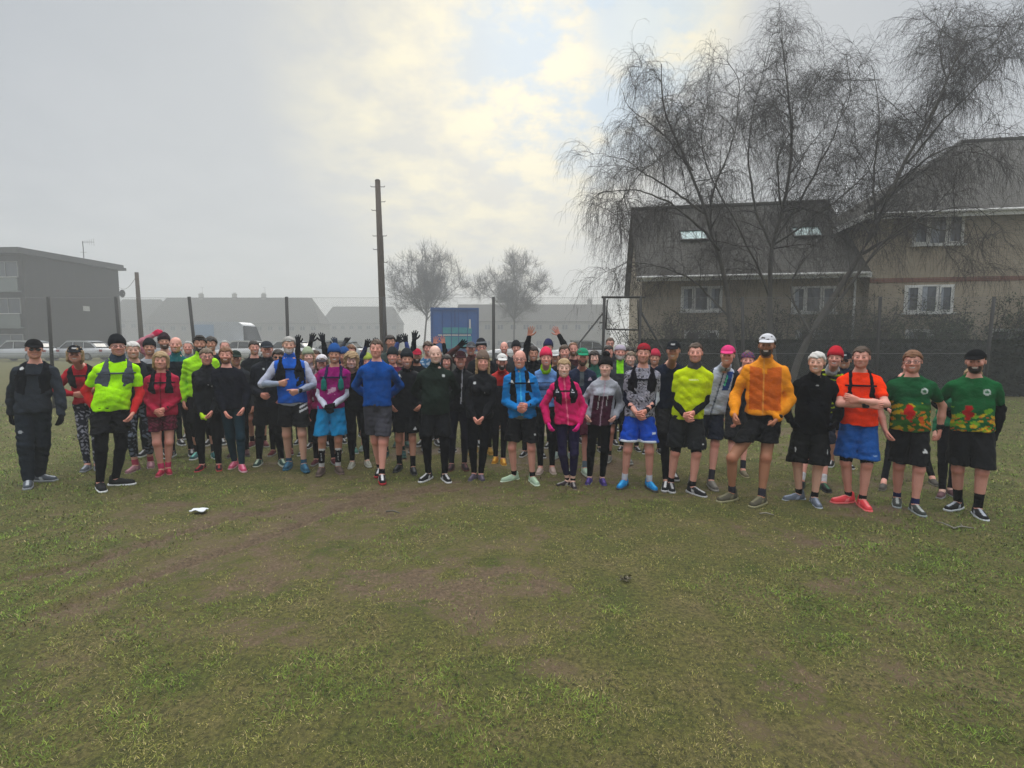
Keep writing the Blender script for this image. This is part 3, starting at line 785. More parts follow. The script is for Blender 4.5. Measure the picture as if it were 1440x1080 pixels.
PEOPLE = []
def P(label, x, ty, feet=None, Z=None, **k):
    """x, top: where head and crown stand in the picture; feet: the toe tips; Z: how deep a runner stands whose feet are hidden"""
    sp = dict(k); sp['label'] = label; i = sp['i'] = len(PEOPLE)
    rs = random.Random(i*7+1)
    toes = [onground(*p) for p in feet] if feet else None
    if toes and len(toes) == 1: 
        t = toes[0]; toes = [t-Vector((.11, 0, 0)), t+Vector((.11, .03, 0))] if not k.get('oneleft') else [t, t+Vector((.2, .05, 0))]
    if toes: Yp = Z if Z else (toes[0].y+toes[1].y)/2+.16
    else: Yp = Z
    sp['Y'] = Yp
    hd = at(x, ty, Yp); gx = hd.x; g0 = float(gz(0, Yp))
    camyaw = -math.atan2(hd.x, Yp)
    yaw = camyaw*.75+k.get('turn', 0)
    hatadd = {'beanie': .03, 'pom': .07, 'cap': .018, 'backcap': .018, 'band': .008, 'turban': .01}.get(k.get('hat'), 0)
    if not k.get('hat'): hatadd = {'curly': .02, 'thick': .014, 'short': .006, 'quiff': .02}.get(k.get('hair', 'short'), .004)
    s = (hd.z-g0)/(1.78+hatadd); sp['s'] = s
    org = np.array([gx, Yp, g0]); sp['org'] = org
    Ri = rotz(yaw).T; loc = lambda P_: Ri @ (np.array(P_)-org)/s
    # toe tips -> ankles
    fy = {}; an = {}
    for q in (-1, 1):
        fy[q] = q*rs.uniform(.1, .32)
        if k.get('fy'): fy[q] = k['fy'][0 if q < 0 else 1]
    if toes:
        tl = sorted([loc(t) for t in toes], key=lambda v: v[0])
        for q, t in zip((-1, 1), tl):
            an[q] = vec(t[0], t[1], 0)-.185*vec(math.sin(fy[q]), -math.cos(fy[q]), 0)
    else:
        wd = rs.uniform(.09, .14)
        for q in (-1, 1): an[q] = vec(q*wd, rs.uniform(-.03, .05), 0)
    mx = (an[1][0]+an[-1][0])/2; my = (an[1][1]+an[-1][1])/2
    pel = k.get('pel') or (mx*.62 if abs(mx) < .3 else mx*.75, my*.6-.02)
    sp['pel'] = pel; sp['feet'] = an; sp['fy'] = fy; sp['headc'] = (0., my*.4+k.get('hfwd', 0))
    hands = k.get('hands', 'sides'); gl = k.get('glove'); H = {}
    w = k.get('w', 1.)
    pr = {'sides': lambda q: dict(p=(q*(.235*w)+pel[0]*.6, pel[1]-.05, .78), elb=vec(q*.5, .9, 0)),
          'clasp': lambda q: dict(p=(pel[0]+q*.018, pel[1]-.235-.03*k.get('belly', 0), .93+.015*q), elb=vec(q*.55, .8, -.2), thumb=vec(0, -.3, 1)),
          'clasphigh': lambda q: dict(p=(pel[0]+q*.02, pel[1]-.25-.03*k.get('belly', 0), 1.04+.02*q), elb=vec(q*.6, .7, -.3), thumb=vec(0, -.3, 1)),
          'back': lambda q: dict(p=(pel[0]+q*.03, pel[1]+.215, .95), elb=vec(q*1, .3, .1), thumb=vec(0, 1, .5)),
          'pocket': lambda q: dict(p=(pel[0]+q*.185*w, pel[1]-.12, .93), elb=vec(q*.6, .9, -.1)),
          'cross': lambda q: dict(p=(pel[0]-q*.13, pel[1]-.225-(.03 if q > 0 else 0), 1.19+.03*q), elb=vec(q*1, -.2, -.6), thumb=vec(0, 0, 1)),
          'belly': lambda q: dict(p=(pel[0]+q*.05, pel[1]-.22, 1.12+.03*q), elb=vec(q*1, .3, -.5), thumb=vec(0, -.2, 1)),
          'up': lambda q: dict(p=(q*.34, pel[1]-.02, 2.12), elb=vec(q*1, -.1, -.2), thumb=vec(-q, 0, 0), palmfwd=1, pose='open')}
    for q, side in ((-1, 'hl'), (1, 'hr')):
        if k.get(side):     # (pixel x, pixel y, metres in front of the hips[, extra])
            e = k[side]; pt = loc(at(e[0], e[1], Yp-e[2])); d = dict(p=pt, elb=vec(q*.8, .6, -.2))
            if e[1] < ty+10: d.update(elb=vec(q*1, -.1, -.2), thumb=vec(-q, 0, 0), palmfwd=1, pose='open')
            if len(e) > 3: d.update(e[3])
            H[q] = d
        else:
            hn = hands if isinstance(hands, str) else hands[0 if q < 0 else 1]
            H[q] = pr[hn](q)
            if hn == 'sides': H[q]['p'] = vec(*H[q]['p'])+vec(rs.uniform(-.02, .02), rs.uniform(-.03, .03), 0)
        H[q]['p'] = np.array(H[q]['p'], float)
        if gl: H[q]['glove'] = gl
    sp['hands'] = H; sp['yaw'] = yaw; sp['hyaw'] = camyaw-yaw+rs.uniform(-.12, .12)+k.get('hturn', 0)
    PEOPLE.append(sp)
BK = '0b0c10'; BK2 = '121418'; NV = '0f1526'; WH = 'c9cbd0'
def tp(c, **k): return dict(c=c, **k)
SHOE_BK = (BK, 'b8b8b8', '9a9a9a')
# ---- front row, from the left edge of the picture
P('man in black cap, dark grey top and black vest standing apart at far left', 49, 475, [(39, 688), (77, 676)], hat='cap', hatc='101114', glasses='sun', hair='crop', hc='dark', skin='pink',
  top=tp('2b3038', loose=.01, hem=.90, wr=.006, sleeveloose=.010), legs=[('trousers', '1d242c', dict(paint=[('dot', -.10, .68, .02, 'a0a4a8')]))], sock=('c0c0c0', .85), shoe=('4a5058', '8c9094', 'a8acb0'), glove=BK, hl=(15, 592, .05), hr=(88, 593, .05), vest='0e1118', vw=.07, vz=1.14, smile=.5, vpaint=[('dot', -.105, 1.44, .02, 'd0d0d0')], w=1.05, fy=(.15, 1.0))
P('woman in black cap and coral red top with arms folded, second from left', 118, 484, [(127, 664)], Z=7.4, fem=1, hat='cap', hatc='15171c', caplogo='b0b0b0', hair='bob', hc='blond', top=tp('a81d2b', hem=.95), hands='belly', legs=[('tights', '23252f', dict(paint=[('blotch', 55, .25, '8e8e9a')]))], shoe=('5a5e66', '8a8e94', '9a9ea4'), vest='17181c', skin='pink', glasses='clear')
P('man in black beanie and glowing yellow T-shirt over coral red sleeves, with grey vest', 164, 469, [(146, 692), (187, 681)], hat='beanie', hatc='14161b', glasses='clear', hair='crop', hc='grey', turn=.25, skin='pink', beard=.35, beardc=(.2, .18, .17), top=tp('a6ec0a', sl='short', loose=.022, inf=.016, hem=.93, wr=.006, under=('c42a2c', .3, 1.97)), buff='34404e', legs=[('tights', '0b0c10'), ('shorts', '0d0e12', dict(z=.66, flare=.02, inf=.016))], shoe=('0c0d10', 'd8d8d8'), hl=(139, 587, .12, dict(thumb=vec(0, -1, 0))), hr=(184, 588, .08), vest='4a505a', vw=.045, vz=1.22, w=1.06, belly=.4, fy=(.1, 1.0), smile=.6)
P('white haired older runner in black T-shirt with a white line across the chest', 187, 479, [(180, 667), (212, 660)], hair='short', hc='white', skin='fair', top=tp('101216', sl='short', loose=.015, hem=.93, paint=[('box', -.11, .05, 1.345, 1.352, 'c0c0c0'), ('box', -.11, .02, 1.325, 1.332, 'c0c0c0')], under=('16181c', .3, 1.97)), legs=[('tights', '1e222a', dict(t1=1.62, paint=[('blotch', 48, .2, '6b7484')]))], sock=('a8445a', .8), shoe=('8a6068', 'a49098', 'b08088'), vest='252a30', smile=1, hands='sides')
P('man in black beanie and white and dark jacket behind the white haired runner', 210, 475, Z=8.0, hat='beanie', hatc='14171a', hair='crop', top=tp('9fa3a8', paint=[('core', .12, 1.42, .9, '15181c')]), legs=[('tights', BK2)], shoe=SHOE_BK, skin='mid')
P('bearded runner with one pink sleeved arm held over the head', 230, 467, Z=8.7, hat='beanie', hatc='2b1a20', hair='short', beard=1, hc='brown', top=tp('b0707c', under=None), legs=[('tights', BK)], shoe=SHOE_BK, hl=(222, 466, .05, dict(elb=vec(-1, -.1, .35), pose='relax', palmfwd=0)), glove='c62a50', skin='mid')
P('small woman in crimson jacket with short fair hair, hands clasped, pink socks and red shoes', 226, 495, [(222, 671), (239, 668)], fem=1, hair='bob', hc='blond', skin='pink', top=tp('a8163a', shell=1, loose=.018, inf=.02, hem=.88, wr=.007, paint=[('zip', '6a0d22')]), legs=[('shorts', '4a0c1e', dict(z=.66, flare=.01, paint=[('blotch', 60, .3, '7a2a44')]))], sock=('d0426e', .78), shoe=('8e1c30', 'a8606a', 'b8304a'), hands='clasp', vest='15131a', vw=.04, watch=1, w=1.05, smile=.6)
P('bald man in navy and teal jacket behind the crimson jacket', 247, 473, Z=7.9, hair='bald', top=tp('161b26', collar=1, paint=[('above', 1.43, '1b5a62')]), legs=[('tights', BK)], shoe=SHOE_BK, skin='pink')
P('grey haired runner far back between the bald man and the bearded man in yellow', 264, 479, Z=9.4, hair='receding', hc='grey', top=tp('70757a', collar=1), legs=[('shorts', BK)], shoe=SHOE_BK, skin='pink')
P('tall bearded man in glowing yellow jacket standing behind the man in glasses', 281, 470, Z=7.75, hair='quiff', hc='dark', beard=1, top=tp('9fe010', collar=1, loose=.02, inf=.018, shell=1, wr=.006), legs=[('shorts', BK, dict(z=.55)), ('tights', BK, dict(t1=1.3))], sock=('1a1a1c', .7), shoe=('26565a', 'b8b8b8', '7ac0b0'), skin='mid', w=1.08, hands='sides')
P('dark haired young man just behind the shoulder of the bearded man in yellow', 296, 472, Z=8.8, hair='thick', hc='dark', top=tp('1b1e26'), legs=[('tights', BK)], shoe=SHOE_BK, skin='mid')
P('runner with glasses and tied back hair in black jacket holding a lime coloured glove', 290, 489, [(276, 664), (308, 663)], fem=1, hair='short', hc='mouse', glasses='clear', top=tp('0d1016', shell=1, collar=1, loose=.012, inf=.018, hem=.86, paint=[('dot', .08, 1.25, .012, '9a9a9a'), ('dot', .03, 1.27, .01, '888888')]), legs=[('tights', '0c0d10')], shoe=('2a1216', 'b03a40', 'a02a30'), hl=(284, 588, .20, dict(glove='b6e02a', pose='fist', thumb=vec(0, -.3, 1))), hr=(296, 584, .2), skin='pink', smile=.6)
P('short bearded man in plain navy sweatshirt and dark teal tights with pink shoes', 316, 487, [(325, 660), (343, 664)], Z=6.95, hair='short', hc='ginger', beard=.9, top=tp('14161f', loose=.015, inf=.018, hem=.90), legs=[('tights', '1c3440')], sock=('b08890', .9), shoe=('c04a6a', 'c8a0a8', 'e08aa0'), hl=(319, 586, .16), hr=(341, 580, .1), skin='pink')
P('balding man half hidden behind the navy sweatshirt', 316, 478, Z=9.5, hair='receding', hc='grey', top=tp('5c5f66'), legs=[('tights', BK)], shoe=SHOE_BK, skin='pink')
P('short runner in dark green cap and grey jacket left of the man in grey cap', 331, 492, Z=7.9, hat='cap', hatc='1d2a24', hair='crop', hc='grey', top=tp('2a2e33', hood=1), legs=[('tights', BK)], shoe=('3a1a1e', '505050'), skin='mid', smile=.4)
P('dark haired man in black hooded jacket behind the man in grey cap', 357, 478, Z=8.6, hair='short', hc='dark', top=tp('14171c', hood=1), legs=[('shorts', BK, dict(z=.6))], sock=('2a1a1a', .75), shoe=('5a2024', '808080'), skin='pink')
P('man in grey cap and navy jacket with a small white mark, black knee length shorts', 375, 478, [(360, 657), (400, 656)], hat='cap', hatc='2c3036', hair='crop', hc='grey', beard=.4, beardc=(.3, .28, .26), top=tp('12161f', shell=1, collar=1, inf=.02, loose=.012, hem=.86, paint=[('dot', -.04, 1.40, .014, 'c8c8c8'), ('zip', '2a2e38')]), legs=[('tights', '0c0d10', dict(t1=1.98)), ('shorts', BK, dict(z=.60, inf=.018))], sock=('0d0e12', .25), shoe=('2e4a44', 'c0c4b8', 'b0c0a8'), hands=('clasphigh', 'pocket'), skin='pink')
P('runner with dark hair and purple sunglasses peeping between grey cap and grey beard', 391, 491, Z=8.0, hair='thick', hc='dark', glasses='sun', top=tp('3a1c34'), legs=[('tights', BK)], shoe=('5a1a20', '909090'), skin='mid', fem=1)
P('tall grey bearded man in bright blue body warmer with white sleeves and thumb up', 406, 472, [(402, 661), (431, 664)], hair='short', hc='grey', beard=1, beardc=(.42, .40, .38), skin='fair', top=tp('0e56b8', sl='elbow', loose=.015, inf=.018, hem=.91, collar=1, shell=1, paint=[('outer', .185, 'b4b8cc')], under=('8f98ac', .95, 1.97), hemband=('b4b8cc', .865)), legs=[('shorts', '0d0e12', dict(z=.60, flare=.03, paint=[('stripe3', 'd8d8dc')]))], sock=('26506a', .86), shoe=('1f4a60', '2a5a72', '3a6a84'), hl=(400, 538, .24, dict(pose='fist', thumb=vec(0, -.2, 1), elb=vec(-1, .3, -.6))), hr=(411, 552, .26, dict(elb=vec(1, .3, -.6), thumb=vec(0, -.3, 1), pose='fist')), vest='0f1116', vw=.06, vz=1.14, watch=1, w=1.12, smile=.8)
P('smiling woman in pale knitted hat with long fair hair and pinkish jacket', 433, 488, Z=8.0, fem=1, hat='beanie', hatc='8f9a80', hair='long', hc='blond', top=tp('8d8084', collar=1, loose=.015), legs=[('tights', BK)], shoe=SHOE_BK, skin='pale', hl=(444, 510, .2, dict(elb=vec(0, -.3, -1))), hands='pocket')
P('hidden runner behind the pale knitted hat raising one black gloved hand', 426, 494, Z=8.9, hair='short', top=tp('0e1014'), legs=[('tights', BK)], shoe=SHOE_BK, glove='1a1c22', hl=(420, 464, .1, dict(elb=vec(.3, -.1, -1))), skin='mid')
P('hidden runner raising both black sleeved arms between pale hat and blue beanie', 444, 492, Z=8.6, hair='short', hc='brown', top=tp('101216'), legs=[('tights', BK)], shoe=SHOE_BK, glove='22242a', hl=(439, 472, .1, dict(elb=vec(-1, 0, -.2))), hr=(453, 467, .1, dict(elb=vec(1, 0, -.2))), skin='mid')
P('woman in white peaked cap and pink top beside the blue beanie', 452, 498, Z=7.35, fem=1, hat='cap', hatc='c8c4c8', peakc='3a3438', hair='bob', hc='mouse', top=tp('a82c62', collar=1), legs=[('tights', '181016')], shoe=('5a2028', '909090'), skin='pink')
P('man in blue beanie, magenta T-shirt and turquoise shorts with white sleeves', 470, 486, [(448, 669), (480, 667)], hat='softcap', hatc='1d4a86', hair='crop', hc='dark', skin='mid', top=tp('8a1466', sl='short', loose=.015, inf=.014, hem=.93, wr=.005, under=('b8bccc', .3, 1.97), paint=[('word', .0, 1.17, .05, .055, 'c9a0bc')]), legs=[('shorts', '0a78ac', dict(z=.56, flare=.035, inf=.018, name='shorts'))], sock=('0d0e12', .30, 'c9c9cc'), shoe=('4a3c36', '6a5a52', '5a4a42'), hands='clasp', glove='121218', vest='2a2444', vw=.03, vz=1.2, flask='0f6a62', w=1.04, smile=.8)
P('bearded runner in blue woolly hat right behind the magenta T-shirt', 484, 488, Z=8.1, hat='beanie', hatc='1d4274', hair='crop', hc='dark', beard=.8, top=tp('6a1450'), legs=[('tights', BK)], shoe=('3c6c60', 'a0a0a0'), skin='mid')
P('hidden runner behind the blue beanie waving a blue gloved hand', 471, 496, Z=8.9, hair='short', top=tp('26466e'), legs=[('tights', BK)], shoe=SHOE_BK, glove='2a3c54', hr=(468, 466, .05, dict(elb=vec(.3, 0, -1))), skin='mid')
P('curly blond woman dressed all in black with pale grey shoes', 496, 494, [(492, 659), (520, 657)], fem=1, hair='curly', hc='blond', skin='pale', top=tp('0e1014', hem=.9), legs=[('tights', '0b0c10')], sock=('a8a8a8', .88), shoe=('a8a89c', 'b8b8b0', '88887c'), hands='sides', Z=7.45)
P('runner far behind the curly blond woman holding up a fist', 494, 484, Z=9.5, hair='thick', hc='ginger', top=tp('3a3c42'), legs=[('tights', BK)], shoe=SHOE_BK, hl=(488, 476, .05, dict(pose='fist', elb=vec(-.2, 0, -1))), glove='2a2a2e', skin='pink')
P('stern man in bright blue long sleeved shirt and grey shorts, hands behind the back', 529, 476, [(531, 671), (538, 681)], hair='crop', hc='brown', skin='pink', top=tp('0c4690', loose=.012, inf=.014, hem=.95, wr=.005, neck=1.525), legs=[('shorts', '3a3a42', dict(z=.58, flare=.02, inf=.016))], sock=('15161a', .84), shoe=('101115', 'a01e26', 'c8c8c8'), hands='back', smile=0, w=1.06, pel=(.0, -.02), fy=(-.1, .1))
P('hidden runner behind the bright blue shirt waving two black gloved hands, pale lime hat', 517, 497, Z=8.4, hat='beanie', hatc='a4b44a', hair='short', top=tp('1c2444'), legs=[('shorts', BK)], shoe=('7a8a84', 'a0a0a0'), glove='16181d', hl=(519, 468, .1, dict(elb=vec(-1, 0, -.2))), hr=(530, 449, .1, dict(elb=vec(.6, 0, -.6))), skin='pink')
P('tall dark haired man standing well back between telegraph pole and raised black hand', 549, 470, Z=9.3, hair='thick', hc='dark', top=tp('3b4440'), legs=[('shorts', BK)], shoe=SHOE_BK, skin='mid', smile=.4)
P('man in dark flat hat and plum top between blue shirt and black beanie', 552, 488, Z=7.9, hat='beanie', hatc='22272a', hair='short', hc='dark', top=tp('5a1a3c'), legs=[('shorts', BK, dict(z=.58))], sock=('1c3a34', .8), shoe=('1a3c3a', '4a6a5a'), skin='pink')
P('man in grey black beanie and long black jacket beside the bald man in dark green', 573, 490, [(556, 664), (583, 668)], hat='beanie', hatc='23272b', hair='crop', skin='mid', beard=.3, top=tp('0c0f16', shell=1, loose=.03, inf=.024, hem=.82, collar=1, paint=[('tri', -.11, 1.43, 'b8b8b8')]), legs=[('shorts', '0b0d12', dict(z=.60, inf=.02, paint=[('tri', .13, .66, 'c0c0c0')]))], sock=('111216', .62), shoe=('14161a', '3c3c3c', '505050'), hands='pocket', Z=7.1)
P('hidden runner behind the black beanie raising a gloved hand with blue patterned cuff', 563, 493, Z=8.7, hair='short', top=tp('10131c', paint=[('above', 1.75, '3a4c84')]), legs=[('tights', BK)], shoe=('2c4c44', '606060'), glove='1c2028', hr=(568, 452, .1, dict(elb=vec(.3, 0, -1))), hl=(562, 469, .1, dict(elb=vec(-1, 0, -.3))), skin='mid')
P('runner in bright red cap with one dark arm stretched up', 586, 489, Z=8.3, hat='cap', hatc='b01c3a', peakc='8c1a30', hair='short', beard=.9, hc='dark', top=tp('12151a'), legs=[('tights', BK)], shoe=SHOE_BK, hl=(583, 470, .1, dict(elb=vec(1, 0, -.2), glove='2a2c30')), skin='mid')
P('dark haired runner in blue and white jacket behind the bald head', 602, 479, Z=8.8, hair='thick', hc='brown', top=tp('3d6a90', hood=1, paint=[('blotch', 40, .3, 'a8b4c0')]), legs=[('tights', BK)], shoe=SHOE_BK, skin='pink')
P('bald man with white stubble in dark green top, black shorts over black tights', 612, 485, [(592, 678), (631, 679)], hair='bald', skin='pale', beard=.75, beardc=(.45, .42, .38), top=tp('1b2620', loose=.018, inf=.018, hem=.90, collar=1, wr=.006, paint=[('dot', .105, 1.40, .017, 'b8b8b8'), ('outer', .24, '141c18')]), legs=[('tights', '0b0c10'), ('shorts', '0d0f14', dict(z=.62, inf=.018))], shoe=('101114', 'c8c8c8', 'b0b0b0'), hands='back', w=1.12, belly=.3, fy=(-.5, .3), smile=.6)
P('hidden runner behind the bald man waving two bare hands in front of the blue lorry', 616, 494, Z=9.35, hair='short', top=tp('101418'), legs=[('tights', BK)], shoe=SHOE_BK, hl=(614, 465, .1, dict(elb=vec(-.6, 0, -.6))), hr=(622, 464, .1, dict(elb=vec(.6, 0, -.6))), skin='pink')
P('dark haired woman peeping between the bald man and the maroon cap', 628, 499, Z=8.3, fem=1, hair='long', hc='dark', top=tp('2a2428'), legs=[('tights', BK)], shoe=SHOE_BK, skin='pink')
P('smiling man in maroon cap and black jacket with a white zip', 648, 492, [(632, 663), (656, 662)], hat='cap', hatc='2c1418', hair='short', hc='brown', skin='pink', top=tp('0f1116', shell=1, collar=1, inf=.02, hem=.87, paint=[('zip', 'b0b0b8', .03, 1.0)]), legs=[('tights', '15151f')], sock=('3a3448', .8), shoe=('2c2024', '58302c', '5a3a3a'), hands='sides', Z=7.3)
P('runner in grey cap and rust collar behind the maroon cap', 662, 479, Z=8.7, hat='cap', hatc='4a4c50', hair='short', hc='grey', top=tp('4a2c2a', collar=1), legs=[('tights', BK)], shoe=SHOE_BK, glove='101216', hl=(650, 482, .15, dict(elb=vec(-1, 0, -.2))), skin='pink')
P('tall man in dark woolly hat with ear flaps behind the blond woman in black', 677, 475, Z=8.1, hat='beanie', hatc='1a1c22', hatstripe='70747a', hair='short', hc='brown', top=tp('14161c', collar=1), legs=[('tights', BK)], shoe=('8a6a1a', 'a88030'), skin='pink', glasses='clear')
P('blond woman in fawn beret and black half zip jacket, black leggings, hands together', 679, 496, [(661, 677), (679, 678)], fem=1, hat='softcap', hatc='6a5a50', hair='long', hc='blond', skin='pink', top=tp('0b0d13', inf=.018, hem=.88, collar=1, shell=1, paint=[('dot', -.10, 1.38, .018, 'b8b8b8'), ('dot', .05, 1.25, .01, '808080')]), legs=[('tights', '0a0b10')], sock=('b0b0b0', .9), shoe=('4c4450', '5c5460', '6a6270'), hl=(669, 593, .22), hr=(676, 592, .24), w=1.08, smile=.7)
P('small figure of a bald man far back on the left of the white cap', 709, 480, Z=10.2, hair='bald', beard=.4, top=tp('1c1e24'), legs=[('tights', BK)], shoe=('6a4a20', '909090'), skin='pink')
P('bearded man in white cap and red jacket with orange shoes', 706, 496, [(695, 652), (709, 655)], hat='cap', hatc='c4c4c0', hair='short', hc='dark', beard=.9, skin='pink', top=tp('a8201c', collar=1, shell=1, paint=[('below', 1.28, '12141a'), ('outer', .17, '181a22')]), legs=[('tights', BK)], shoe=('b07818', 'c09030', 'd0a040'), Z=7.8)
P('runner in dark beanie far back behind the bald man in bright blue', 726, 478, Z=9.4, hat='beanie', hatc='181a1e', hair='short', top=tp('2c3034'), legs=[('tights', BK)], shoe=('909090', 'a0a0a0'), skin='pink', smile=.4)
P('bald man with glasses in bright blue jacket and black shorts, hands clasped', 731, 492, [(707, 678), (755, 683)], hair='bald', glasses='clear', skin='pink', top=tp('0670b4', shell=1, collar=1, inf=.02, loose=.02, hem=.90, wr=.007, paint=[('zip', '3aa0c8')], hemband=('6c7276', .875)), legs=[('shorts', '0d0e12', dict(z=.58, flare=.03, inf=.018, paint=[('dot', .17, .68, .012, 'c8c8c8')]))], sock=('101114', .84), shoe=('9ab098', 'c8d4c0', 'b0c8a8'), hands='clasphigh', vest='0c0e13', vw=.038, vz=1.10, vpaint=[('tri', -.115, 1.38, 'c0c0c0'), ('tri', .115, 1.38, 'c0c0c0')], watch=1, w=1.1, belly=.5, fy=(-1.0, .3))
P('smiling dark haired woman in black with one arm raised, behind the bright blue jacket', 750, 486, Z=7.9, fem=1, hair='short', hc='dark', skin='mid', top=tp('101217', collar=1), legs=[('tights', BK)], shoe=SHOE_BK, hl=(746, 464, .1, dict(elb=vec(-1, 0, -.1))))
P('runner in navy beanie with one black sleeved arm straight up', 771, 476, Z=8.9, hat='beanie', hatc='23264a', hair='short', skin='pink', top=tp('0f1115'), legs=[('tights', BK)], shoe=SHOE_BK, hr=(783, 464, .1, dict(elb=vec(1, 0, -.3))), smile=.3)
P('woman in coral pink beanie and neon yellow neck buff with light blue top', 767, 488, [(768, 668)], fem=1, hat='beanie', hatc='d02e52', hair='crop', buff='a8ee14', skin='pink', top=tp('5f84b8', loose=.01, hem=.95, paint=[('outer', .16, '12141a'), ('box', -.12, .14, 1.30, 1.312, '141820'), ('box', -.12, .14, 1.20, 1.212, '141820'), ('box', -.12, .14, 1.10, 1.112, '141820')]), legs=[('tights', BK)], shoe=('b09a90', 'c0b0a8'), Z=7.4, hands='sides', glove='202428')
P('runner in white cap half hidden behind the coral pink beanie', 781, 492, Z=8.6, hat='cap', hatc='b0b0ae', hair='short', top=tp('23262a'), legs=[('tights', BK)], shoe=SHOE_BK, skin='mid')
P('broad dark haired man in dark jacket behind the pink jacket', 794, 484, Z=7.8, hair='short', hc='brown', beard=.6, skin='pink', top=tp('191a1e', collar=1), legs=[('tights', BK)], shoe=('8c9c94', 'a8b0a8'))
P('runner with receding hair and beard far back left of the green cap', 806, 481, Z=9.0, hair='receding', hc='ginger', beard=1, top=tp('3a1c20'), legs=[('tights', BK)], shoe=SHOE_BK, skin='pink')
P('blond woman in hot pink jacket with black vest, pink gloves and purple navy leggings', 793, 504, [(783, 685), (808, 689)], fem=1, hair='short', hc='blond', skin='pale', top=tp('c0125a', shell=1, collar=1, inf=.018, loose=.01, hem=.90, wr=.007, paint=[('zip', 'e0708c')]), legs=[('tights', '211c38', dict(t1=1.72))], sock=('15161a', .9), shoe=('2a2024', 'a8a4a0', '8c8884'), glove='d0227c', hl=(772, 601, .14), hr=(813, 602, .20), vest='12131a', vw=.05, vz=1.16, vpaint=[('tri', -.11, 1.36, 'b0b0b8'), ('tri', .10, 1.36, 'b0b0b8')], w=1.05, fy=(-1.0, .1))
P('bearded man in green cap and navy jacket over grey shirt, maroon shorts', 818, 488, [(804, 666), (827, 670)], hat='cap', hatc='1f7a5a', hair='short', hc='brown', beard=.95, skin='pink', top=tp('14203a', shell=1, inf=.018, hem=.9, paint=[('box', -.03, .03, 1.25, 1.6, '5a6468'), ('tri', .12, 1.36, 'b0a0b0')]), legs=[('shorts', '4a1028', dict(z=.56))], sock=('6a7a88', .78), shoe=('a8b8a4', 'c0c8b8', '90a890'), Z=7.2, smile=0)
P('woman with dark hair and green jacket right of the green cap', 836, 493, Z=8.2, fem=1, hair='long', hc='dark', top=tp('24584a', collar=1), legs=[('tights', BK)], shoe=SHOE_BK, skin='pale')
P('woman in dark bobble hat and grey and maroon hooded jacket with purple shoes', 852, 497, [(826, 682), (850, 683)], fem=1, hat='pom', hatc='1c1b1c', hair='crop', hc='dark', skin='pale', top=tp('9a9da6', shell=1, hood=1, inf=.022, loose=.02, hem=.86, wr=.006, paint=[('core', .135, 1.27, .5, '3c1228'), ('zip', 'a08a98'), ('box', -.062, -.052, 1.08, 1.28, 'c0c0c4'), ('box', .05, .06, 1.14, 1.28, 'c0c0c4')]), legs=[('tights', '090a0d')], shoe=('3a2a6a', '4a3a80', '5c4c90'), hands='pocket', smile=.3)
P('dark haired man above the bobble hat', 856, 485, Z=8.8, hair='short', hc='dark', top=tp('2c2e34'), legs=[('tights', BK)], shoe=SHOE_BK, skin='pink')
P('farthest man in glasses whose head shows highest above the bobble hat', 858, 474, Z=10.3, hair='crop', hc='brown', glasses='clear', top=tp('2a2c2e'), legs=[('tights', BK)], shoe=SHOE_BK, skin='pink')
P('white bearded man in pale head scarf with lime collar', 872, 483, Z=7.5, hat='turban', hatc='a49aa8', hair='crop', hc='grey', beard=1, beardc=(.4, .38, .36), skin='pink', top=tp('3a3e44', collar=1, paint=[('box', -.05, .05, 1.36, 1.56, '8ae020')]), legs=[('shorts', BK, dict(z=.6))], sock=('303030', .8), shoe=('6a6a64', '909088'))
P('fair woman between the pale head scarf and the red cap', 887, 494, Z=8.3, fem=1, hair='short', hc='mouse', top=tp('5a5c62'), legs=[('tights', BK)], shoe=SHOE_BK, skin='pale')
P('dark haired runner far back between pale head scarf and red cap', 885, 487, Z=9.4, hair='thick', hc='dark', top=tp('282a30'), legs=[('tights', BK)], shoe=SHOE_BK, skin='mid')
P('man in red cap worn backwards with grey patterned hooded T-shirt and royal blue shorts', 905, 481, [(871, 688), (921, 691)], hat='backcap', hatc='8c1e2a', hair='short', hc='dark', beard=.6, skin='pink', top=tp('83828e', sl='short', hood=1, loose=.02, inf=.016, hem=.90, wr=.006, paint=[('blotch', 70, .35, '35333c'), ('blotch', 95, .5, 'a8a4b0')], under=('101426', .3, 1.62, 'b8bcc8')), legs=[('shorts', '0c44b0', dict(z=.60, flare=.035, inf=.016, trim='c4cad4', paint=[('box', .14, .19, .70, .725, 'c0c8d8')]))], sock=('c8c8d0', .80), shoe=('0c78b8', '40403c', '38a0d8'), hands='clasp', vest='121018', vw=.045, vz=1.2, watch=1, smile=.2, fy=(-.35, .3))
P('runner in pink and red hat half hidden by the backwards red cap', 921, 491, Z=8.1, hat='beanie', hatc='a82a40', hair='short', top=tp('703048'), legs=[('tights', BK)], shoe=SHOE_BK, skin='mid')
P('man in black peaked cap and navy T-shirt left of the lime yellow T-shirt', 940, 478, [(935, 691), (951, 676)], hat='cap', hatc='14171c', caplogo='a8a8a8', hair='crop', hc='dark', skin='mid', top=tp('10182a', sl='short', loose=.012, hem=.92, paint=[('box', .06, .10, 1.36, 1.375, 'c0c8d4')], under=('0d1018', .3, 1.97)), legs=[('tights', '0b0c10'), ('shorts', BK, dict(z=.62))], shoe=('15161a', 'b0b0b0', 'c0c0c0'), Z=7.1, hands='sides')
